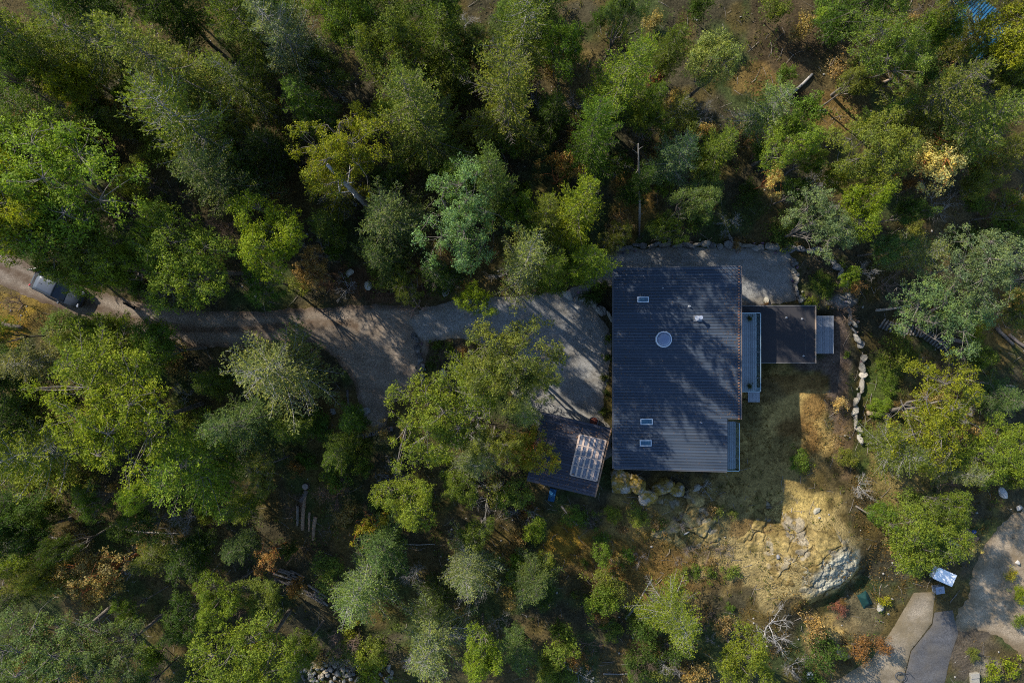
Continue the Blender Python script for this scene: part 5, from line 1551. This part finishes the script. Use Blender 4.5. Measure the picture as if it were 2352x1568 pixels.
# standing bare trunk north of the court (leans to the top of the photo)
x0, y0, z0 = at(1468, 545)
st = thing('bare_trunk', 'tall thin bare grey trunk standing behind the gravel court', 'tree trunk', (x0, y0, z0))
x1, y1 = W(1466, 330, z0 + 11)
MB().tube([(0, 0, -.2), (.05 + (x1 - x0) * .35, (y1 - y0) * .35, 4), ((x1 - x0) * .7, (y1 - y0) * .7, 7.8), (x1 - x0, y1 - y0, 11)], [.12, .10, .08, .04], 9).build('trunk', M['bark'], st, smooth=True, color=(.20, .18, .155))
rr = random.Random(31)
for i in range(9):
    t = rr.uniform(.25, .95); c = Vector(((x1 - x0) * t, (y1 - y0) * t, 11 * t)); a = rr.random() * 6.28; L = rr.uniform(.4, 1.2)
    MB().tube([tuple(c), tuple(c + Vector((math.cos(a), math.sin(a), .2)) * L)], [.025, .008], 5).build('branch', M['bark'], st, smooth=True, color=(.20, .18, .155))
# upright log pieces and log stack, lower left
for (a, b_, c, d_, r, lab) in [(703, 1132, 695, 1215, .20, 'tallest reddish split log in the log stand'), (726, 1185, 720, 1238, .19, 'short split log right in the log stand'), (685, 1160, 684, 1205, .14, 'thin grey log left in the log stand'), (712, 1175, 711, 1218, .13, 'thin dark log between the two thick split logs')]:
    log(a, b_, c, d_, r, (.26, .18, .12) if 'split' in lab else (.2, .17, .14), lab, 'split_log', 'log')
x, y, z = at(704, 1115)
rd = thing('log_round', 'sawn log round standing above the split logs', 'log round', (x, y, z))
MB().cyl((0, 0), .30, -.05, .42, 18, .28).build('bark', M['bark'], rd, color=(.13, .1, .08)); MB().cyl((0, 0), .26, .422, .43, 18).build('cut_face', M['wood'], rd, color=(.24, .19, .16))
wp = random.Random(21)
for nm, lab, (cx_, cy2), ang, n_ in (('log_pile', 'upper pile of grey split logs beside the pale fir', (668, 1322), .35, 9), ('log_pile', 'lower pile of grey split logs half under the pale fir', (722, 1362), .6, 8),
                                     ('log_pile', 'small pile of branches and logs left of the bright green tree at the bottom', (620, 1410), -.9, 8)):
    x, y, z = at(cx_, cy2)
    p = thing(nm, lab, 'log pile', (x, y, z), 0)
    for i in range(n_):
        L = wp.uniform(1.0, 1.9); a = -ang + wp.uniform(-.15, .15); ox, oy = wp.uniform(-.7, .7), (i - n_ / 2) * .16
        dd = Vector((math.cos(a), math.sin(a), 0)) * L / 2; c = Vector((ox, oy, .12 + .13 * (i % 3)))
        q = MB().tube([tuple(c - dd), tuple(c + dd)], [wp.uniform(.07, .11)] * 2, 8).build('split_log', M['bark'], p, color=(.19, .165, .14) if i % 2 else (.14, .12, .105))
# snag in the yellow-green tree
x, y, z = at(770, 420); 
sg = thing('dead_snag', 'broken silver snag poking out of the yellow-green tree', 'dead tree', (W(775, 405, 12)[0], W(775, 405, 12)[1], z))
MB().tube([(0.3, -.4, -.2), (.15, -.2, 6), (-.5, .6, 12.6)], [.28, .22, .12], 10).build('trunk', M['bark'], sg, smooth=True, color=(.34, .31, .28))
for i in range(7):
    t = .6 + .05 * i; c = Vector((.15 - .65 * (t - .5) * 1.6, -.2 + .8 * (t - .5) * 1.6, 12 * t)); a = rr.random() * 6.28; L = rr.uniform(.8, 1.8)
    d_ = Vector((math.cos(a), math.sin(a), .5))
    MB().tube([tuple(c), tuple(c + d_ * L * .5), tuple(c + d_ * L + Vector((0, 0, .3)))], [.06, .04, .012], 5).build('branch', M['bark'], sg, smooth=True, color=(.45, .43, .41))

# timber sleeper walls at the end of the turning area
tw = thing('sleeper_edge', 'row of dark timber sleepers ending the turning area', 'timber edging')
for i in range(10):
    px = 826 + i * 8.2; py = 1003 - i * 2.2
    x, y, z = at(px, py); MB().box((x, y, z + .14), (.26, .42, .34), .1 + .05 * (i % 3)).build('timber_block', M['wood'], tw, bevel=.015, color=(.10, .095, .095))
log(800, 895, 806, 985, .1, (.10, .09, .085), 'dark timber kerb on the left side of the turning area', 'timber_kerb', 'kerb')

# timber garden steps
stp = thing('garden_steps', 'curving flight of narrow grey timber steps on the right slope', 'steps')
path = [Vector(p) for p in ((2025, 742), (2045, 751), (2070, 755), (2095, 758), (2120, 764), (2140, 778), (2158, 790), (2172, 802))]
n_ = 22; cum = [0]
for a, b_ in zip(path[:-1], path[1:]): cum.append(cum[-1] + (b_ - a).length)
for i in range(n_):
    q = cum[-1] * i / (n_ - 1)
    for j in range(len(path) - 1):
        if q <= cum[j + 1] + 1e-6: break
    t = (q - cum[j]) / (cum[j + 1] - cum[j]); p = path[j].lerp(path[j + 1], t); d_ = path[j + 1] - path[j]
    x, y, z = at(p.x, p.y); ang = math.atan2(-d_.y, d_.x) - .18
    MB().box((x, y, z + .08), (.11, 1.0, .16), ang).build('step', M['wood'], stp, color=(.15, .14, .125))
    if i < n_ - 1: MB().box((x + .15 * math.cos(ang), y + .15 * math.sin(ang), z + .02), (.16, .92, .07), ang).build('tread', M['cloth'], stp, color=(.08, .065, .05))

# ------------------------------------------------------------------ car on the track
x, y, z = at(145, 665)
a0 = Vector(at(92, 641)); a1 = Vector(at(202, 692))
cang = math.atan2(a1.y - a0.y, a1.x - a0.x)
car = thing('parked_car', 'dark grey estate car with silver roof on the dirt track', 'car', (x, y, z + .03), cang)
CL, CWd = 4.75, 1.86
def car_body():
    # stations along x: (x, half width, bottom, shoulder height, top half width, top height)
    st_ = [(-2.36, .72, .42, .78, .66, .84), (-2.28, .86, .30, .92, .80, .98), (-1.9, .92, .22, .98, .86, 1.0), (-1.2, .93, .20, 1.0, .88, 1.02), (-.2, .93, .20, 1.0, .88, 1.02),
           (.7, .93, .20, .99, .88, 1.01), (1.1, .93, .22, .97, .85, 1.0), (1.7, .91, .24, .90, .80, .95), (2.15, .86, .28, .80, .72, .84), (2.34, .74, .36, .66, .62, .70), (2.38, .66, .40, .56, .56, .60)]
    v = []; f = []
    for (x, w, b, s, tw_, t) in st_:
        v += [(x, -w * .92, b), (x, -w, b + .18), (x, -w, s - .12), (x, -tw_, s), (x, -tw_ * .5, t), (x, 0, t + .015), (x, tw_ * .5, t), (x, tw_, s), (x, w, s - .12), (x, w, b + .18), (x, w * .92, b)]
    k = 11
    for i in range(len(st_) - 1):
        for j in range(k - 1): f.append((i * k + j, i * k + j + 1, (i + 1) * k + j + 1, (i + 1) * k + j))
        f.append((i * k + k - 1, i * k, (i + 1) * k, (i + 1) * k + k - 1))
    f.append(tuple(range(k))); f.append(tuple(range(len(st_) * k - 1, len(st_) * k - 1 - k, -1)))
    return MB().add(v, f)
cb = car_body().build('body', M['paint'], car, smooth=True, color=(0.022, .028, .038))
def loft(st_):
    v = []; f = []; k = len(st_[0])
    for s in st_: v += s
    for i in range(len(st_) - 1):
        for j in range(k - 1): f.append((i * k + j, i * k + j + 1, (i + 1) * k + j + 1, (i + 1) * k + j))
    return MB().add(v, f)
gh = lambda x, w0, z0_, w1, z1_: [(x, -w0, z0_), (x, -w1, z1_), (x, 0, z1_ + .03), (x, w1, z1_), (x, w0, z0_)]
MB().prism([(-1.95, -.84), (1.05, -.84), (1.05, .84), (-1.95, .84)], .98, 1.04).build('cabin_base', M['carglass'], car)
loft([gh(-2.15, .80, 1.0, .77, 1.02), gh(-1.55, .84, 1.0, .68, 1.50), gh(-.1, .86, 1.0, .69, 1.52), gh(.25, .86, 1.0, .69, 1.48), gh(1.10, .82, 1.0, .80, 1.02)]).build('glasshouse', M['carglass'], car)
rf = loft([[(x, -w, zz - .02), (x, -w * .6, zz + .015), (x, 0, zz + .03), (x, w * .6, zz + .015), (x, w, zz - .02)] for x, w, zz in ((-1.58, .69, 1.51), (-1.2, .71, 1.545), (-.3, .715, 1.55), (.10, .70, 1.535), (.26, .69, 1.50))])
rf = rf.build('car_roof', M['paint'], car, smooth=True, color=(.042, .052, .070)); rf.modifiers.new('thickness', 'SOLIDIFY').thickness = .02
for s in (-1, 1):
    MB().tube([(-1.5, s * .64, 1.585), (.0, s * .65, 1.60)], [.018, .018], 6).build('roof_rail', M['paint'], car, color=(.03, .03, .03))
    MB().box((.75, s * 1.02, 1.05), (.16, .22, .14)).build('mirror', M['paint'], car, bevel=.03, color=(.05, .055, .065))
    MB().box((2.25, s * .60, .74), (.20, .26, .10), s * -.35).build('headlight', M['metal'], car, bevel=.02, color=(.22, .23, .25))
    MB().box((-2.30, s * .66, .86), (.10, .22, .22), s * .35).build('tail_light', M['plastic'], car, bevel=.02, color=(.35, .02, .02))
    for px in (-1.45, 1.42):
        wl = thing('wheel', None, None, (px, s * .84, .33)); wl.parent = car
        wl.rotation_euler = (R(90), 0, 0)
        MB().lathe((0, 0, -.11), [(.21, 0), (.31, .0), (.335, .04), (.335, .18), (.31, .22), (.21, .22)], 20).build('tyre', M['plastic'], wl, color=(.015, .015, .015))
        MB().cyl((0, 0), .21, -.09, .09, 16).build('rim', M['metal'], wl, color=(.4, .4, .42))
MB().bx(-1.15, -.95, -.02, .02, 1.575, 1.64).build('aerial', M['plastic'], car, color=(.02, .02, .02))
MB().box((-2.42, .78, .95), (.10, .95, .75), R(-55)).build('open_rear_door', M['paint'], car, bevel=.04, color=(.02, .022, .026))
MB().box((-2.40, 0, .45), (.14, 1.5, .2)).build('rear_bumper', M['plastic'], car, bevel=.05, color=(.05, .052, .056))
MB().box((2.36, 0, .42), (.14, 1.4, .2)).build('front_bumper', M['plastic'], car, bevel=.05, color=(.03, .03, .034))

# ------------------------------------------------------------------ black dog on the track
x, y, z = at(308, 704)
def skinned(name, verts, edges, rad, mat, color, label, cat, loc, rz):
    me = bpy.data.meshes.new(name); me.from_pydata(verts, edges, []); me.materials.append(mat)
    o = link(name, me, None, loc, (0, 0, rz), color=color)
    sk = o.modifiers.new('skin', 'SKIN'); sk.use_smooth_shade = True
    for i, r_ in enumerate(rad):
        me.skin_vertices[0].data[i].radius = (r_, r_) if not isinstance(r_, tuple) else r_
    me.skin_vertices[0].data[0].use_root = True
    sub = o.modifiers.new('sub', 'SUBSURF'); sub.levels = 2; sub.render_levels = 2
    return tag(o, label, cat)
dv = [(0, 0, .50), (.22, 0, .50), (.36, 0, .54), (.46, 0, .66), (.55, .02, .73), (.68, .03, .69), (-.20, 0, .50), (-.32, 0, .50), (-.45, .03, .55), (-.60, .06, .62),
      (.26, .10, .42), (.27, .11, .24), (.30, .11, .03), (.26, -.10, .42), (.20, -.11, .24), (.22, -.11, .03),
      (-.28, .10, .40), (-.22, .11, .27), (-.33, .11, .16), (-.31, .11, .03), (-.28, -.10, .40), (-.30, -.11, .27), (-.41, -.11, .16), (-.39, -.11, .03),
      (.54, .08, .80), (.54, -.05, .80), (.34, .11, .02), (.26, -.11, .02), (-.27, .11, .02), (-.35, -.11, .02)]
de = [(0, 1), (1, 2), (2, 3), (3, 4), (4, 5), (0, 6), (6, 7), (7, 8), (8, 9), (1, 10), (10, 11), (11, 12), (1, 13), (13, 14), (14, 15), (7, 16), (16, 17), (17, 18), (18, 19), (7, 20), (20, 21), (21, 22), (22, 23), (4, 24), (4, 25), (12, 26), (15, 27), (19, 28), (23, 29)]
dr = [.135, .155, .12, .09, .095, .05, .115, .115, .035, .018, .07, .042, .035, .07, .042, .035, .085, .055, .035, .032, .085, .055, .035, .032, .03, .03, .035, .035, .034, .034]
skinned('dog', dv, de, dr, M['cloth'], (.012, .012, .013), 'black dog walking on the dirt track ahead of the car', 'dog', (x, y, z + .03), R(150))

# ------------------------------------------------------------------ lower right: van, box, platform, posts
x, y, z = at(2154, 1315)
van = thing('utility_trailer', 'white lidded trailer mostly under the tree beside the lower yard', 'trailer', (x, y, z + .02), R(-24))
van.scale = (.8, .8, .8)
MB().bx(-1.15, 1.15, -.68, .68, .45, 1.25).build('body', M['paint'], van, bevel=.05, color=(.72, .73, .74))
MB().prism([(-1.2, -.73), (1.2, -.73), (1.2, .73), (-1.2, .73)], 1.255, lambda x, y: 1.42 - .12 * abs(y)).build('lid', M['paint'], van, bevel=.02, color=(.80, .80, .80))
MB().bx(-2.1, -1.15, -.04, .04, .47, .55).build('tow_bar', M['metal'], van, color=(.15, .15, .15))
MB().cyl((-2.0, 0), .05, .0, .46, 10).build('jockey_leg', M['metal'], van, color=(.3, .3, .3))
for s in (-1, 1):
    wl = thing('wheel', None, None, (.1, s * .80, .30)); wl.parent = van; wl.rotation_euler = (R(90), 0, 0)
    MB().lathe((0, 0, -.09), [(.18, 0), (.28, 0), (.30, .04), (.30, .14), (.28, .18), (.18, .18)], 18).build('tyre', M['plastic'], wl, color=(.015, .015, .015))
    MB().cyl((0, 0), .18, -.07, .07, 14).build('rim', M['metal'], wl, color=(.5, .5, .5))
    MB().box((1.16, s * .52, .62), (.05, .16, .10)).build('tail_light', M['plastic'], van, color=(.4, .03, .03))
x, y, z = at(2149, 1349)
gb = thing('utility_box', 'grey square box standing by the concrete pad', 'box', (x, y, z + .03), R(8))
MB().bx(-.38, .38, -.30, .30, 0, .62).build('body', M['paint'], gb, bevel=.02, color=(.17, .20, .25)); MB().bx(-.41, .41, -.33, .33, .622, .67).build('lid', M['paint'], gb, bevel=.01, color=(.21, .24, .30))
MB().bx(-.1, .1, -.10, .1, .672, .70).build('handle', M['metal'], gb, color=(.3, .3, .3))
x, y, z = at(1858, 1548)
wb = thing('white_box', 'small pale blue box at the bottom edge by the lower pad', 'box', (x, y, z), R(2))
MB().bx(-.22, .22, -.28, .28, 0, .45).build('body', M['paint'], wb, bevel=.02, color=(.55, .62, .70)); MB().bx(-.24, .24, -.30, .30, .452, .49).build('lid', M['paint'], wb, color=(.66, .72, .78))
x, y, z = at(2216, 1232)
pf = thing('timber_platform', 'slanting dark timber platform beside the pale peeled log', 'platform', (x, y, z + .1), R(-40))
for i in range(7):
    MB().bx(-.85, .85, -.7 + i * .2, -.515 + i * .2, .30, .34).build('board', M['wood'], pf, color=(.13 + .02 * (i % 3), .085, .06))
for a in (-.7, .7): MB().bx(a - .05, a + .05, -.68, .68, .0, .296).build('bearer', M['wood'], pf, color=(.09, .06, .045))
x, y, z = at(2227, 1216)
MBb = thing('blue_bucket', 'small blue bucket on the timber platform', 'bucket', (x, y, z + .45))
MB().lathe((0, 0, 0), [(0, 0), (.11, 0), (.15, .28), (.14, .28), (.105, .03), (0, .03)], 16).build('pail', M['plastic'], MBb, color=(.05, .12, .45))
MB().tube([(-.14, 0, .28), (-.1, 0, .38), (0, 0, .42), (.1, 0, .38), (.14, 0, .28)], [.008] * 5, 5).build('handle', M['metal'], MBb, color=(.5, .5, .5))
x, y, z = at(2190 - 125, 1550)
hs = thing('garden_hose', 'coiled dark hose on the edge of the lower driveway', 'hose', (x, y, z + .08))
pts = [(math.cos(a) * (.42 + .03 * math.sin(a * .7)), math.sin(a) * (.36 + .04 * math.cos(a * .5)), .02 + .012 * a) for a in np.linspace(0, 15, 70)] + [(.9, .3, .02), (1.3, -.2, .02)]
MB().tube(pts, [.025] * len(pts), 6).build('hose', M['plastic'], hs, smooth=True, color=(.05, .055, .06))
# narrow stone steps at the very bottom right
x, y, z = at(2236, 1556)
bs2 = thing('stone_steps', 'pale stone steps cut by the bottom edge at the lower right', 'steps', (x, y, z), .1)
for i in range(4): MB().bx(-.4, .4, -1.4 + i * .5, -.93 + i * .5, -.3, .08 + .09 * i).build('step', M['stone'], bs2, bevel=.02, color=(.26, .24, .2))

# ------------------------------------------------------------------ labels for the plants: look first, then what they stand next to
LM = [('the car', 145, 665), ('the black dog', 308, 704), ('the round skylight', 1525, 779), ('the upper left house corner', 1411, 615), ('the upper right house corner', 1701, 615),
      ('the lower left house corner', 1411, 1076), ('the lower right house corner', 1690, 1080), ('the glazed shed roof', 1355, 1050), ('the blue-roofed shed', 2225, 58), ('the golden arbutus', 2162, 365),
      ('the white trailer', 2190, 1315), ('the grey utility box', 2149, 1349), ('the annex', 1805, 765), ('the timber steps', 2095, 758), ('the rubble pile', 805, 1545), ('the log round', 704, 1115),
      ('the slate slab', 828, 950), ('the bare standing trunk', 1468, 480), ('the two bank boulders', 825, 640), ('the pale rock face', 1905, 1310), ('the planted island', 1040, 815), ('the concrete pad', 2110, 1380),
      ('the sunlit stone row', 1972, 900), ('the broken snag', 775, 405), ('the peeled log', 2180, 1240), ('the lower-left tan arbutus', 222, 1325), ('the stand-in teal tarp', 1985, 1378), ('the ochre bank', 60, 720),
      ('the top left corner', 0, 0), ('the top right corner', 2352, 0), ('the bottom left corner', 0, 1568), ('the bottom right corner', 2352, 1568), ('the top edge centre', 1176, 0),
      ('the bottom edge centre', 1176, 1568), ('the left edge centre', 0, 784), ('the right edge centre', 2352, 784)]
SECT = ['right of', 'above right of', 'above', 'above left of', 'left of', 'below left of', 'below', 'below right of']
ORD = ['nearest', 'second nearest', 'third nearest', 'fourth nearest']
def sector(px, py, lx, ly):
    return int(round(math.atan2(-(py - ly), px - lx) / (math.pi / 4))) % 8
bydesc = {}
for p in PLANTS: bydesc.setdefault(p[3], []).append(p)
used = set()
for o, px, py, d, lab in PLANTS:
    if lab: continue
    best = None
    for nm, lx, ly in LM:
        if d.endswith('arbutus') and 'arbutus' in nm and math.hypot(px - lx, py - ly) < 5: continue
        s = sector(px, py, lx, ly)
        peers = sorted((math.hypot(q[1] - lx, q[2] - ly), id(q[0])) for q in bydesc[d] if sector(q[1], q[2], lx, ly) == s)
        dist = math.hypot(px - lx, py - ly)
        rank = [i for i, q in enumerate(peers) if q[1] == id(o)][0]
        if rank > 3: continue
        cost = dist + rank * 260
        if best is None or cost < best[0]: best = (cost, '%s, %s %s %s' % (d, ORD[rank], SECT[s], nm))
    if best is None: best = (0, '%s at photo spot %d %d' % (d, px // 10, py // 10))
    o['label'] = best[1]
import sys; sys.stderr.write('PLANTS %d tris %d\n' % (len(PLANTS), sum(2 * p['n'] for p in PROTO.values())))
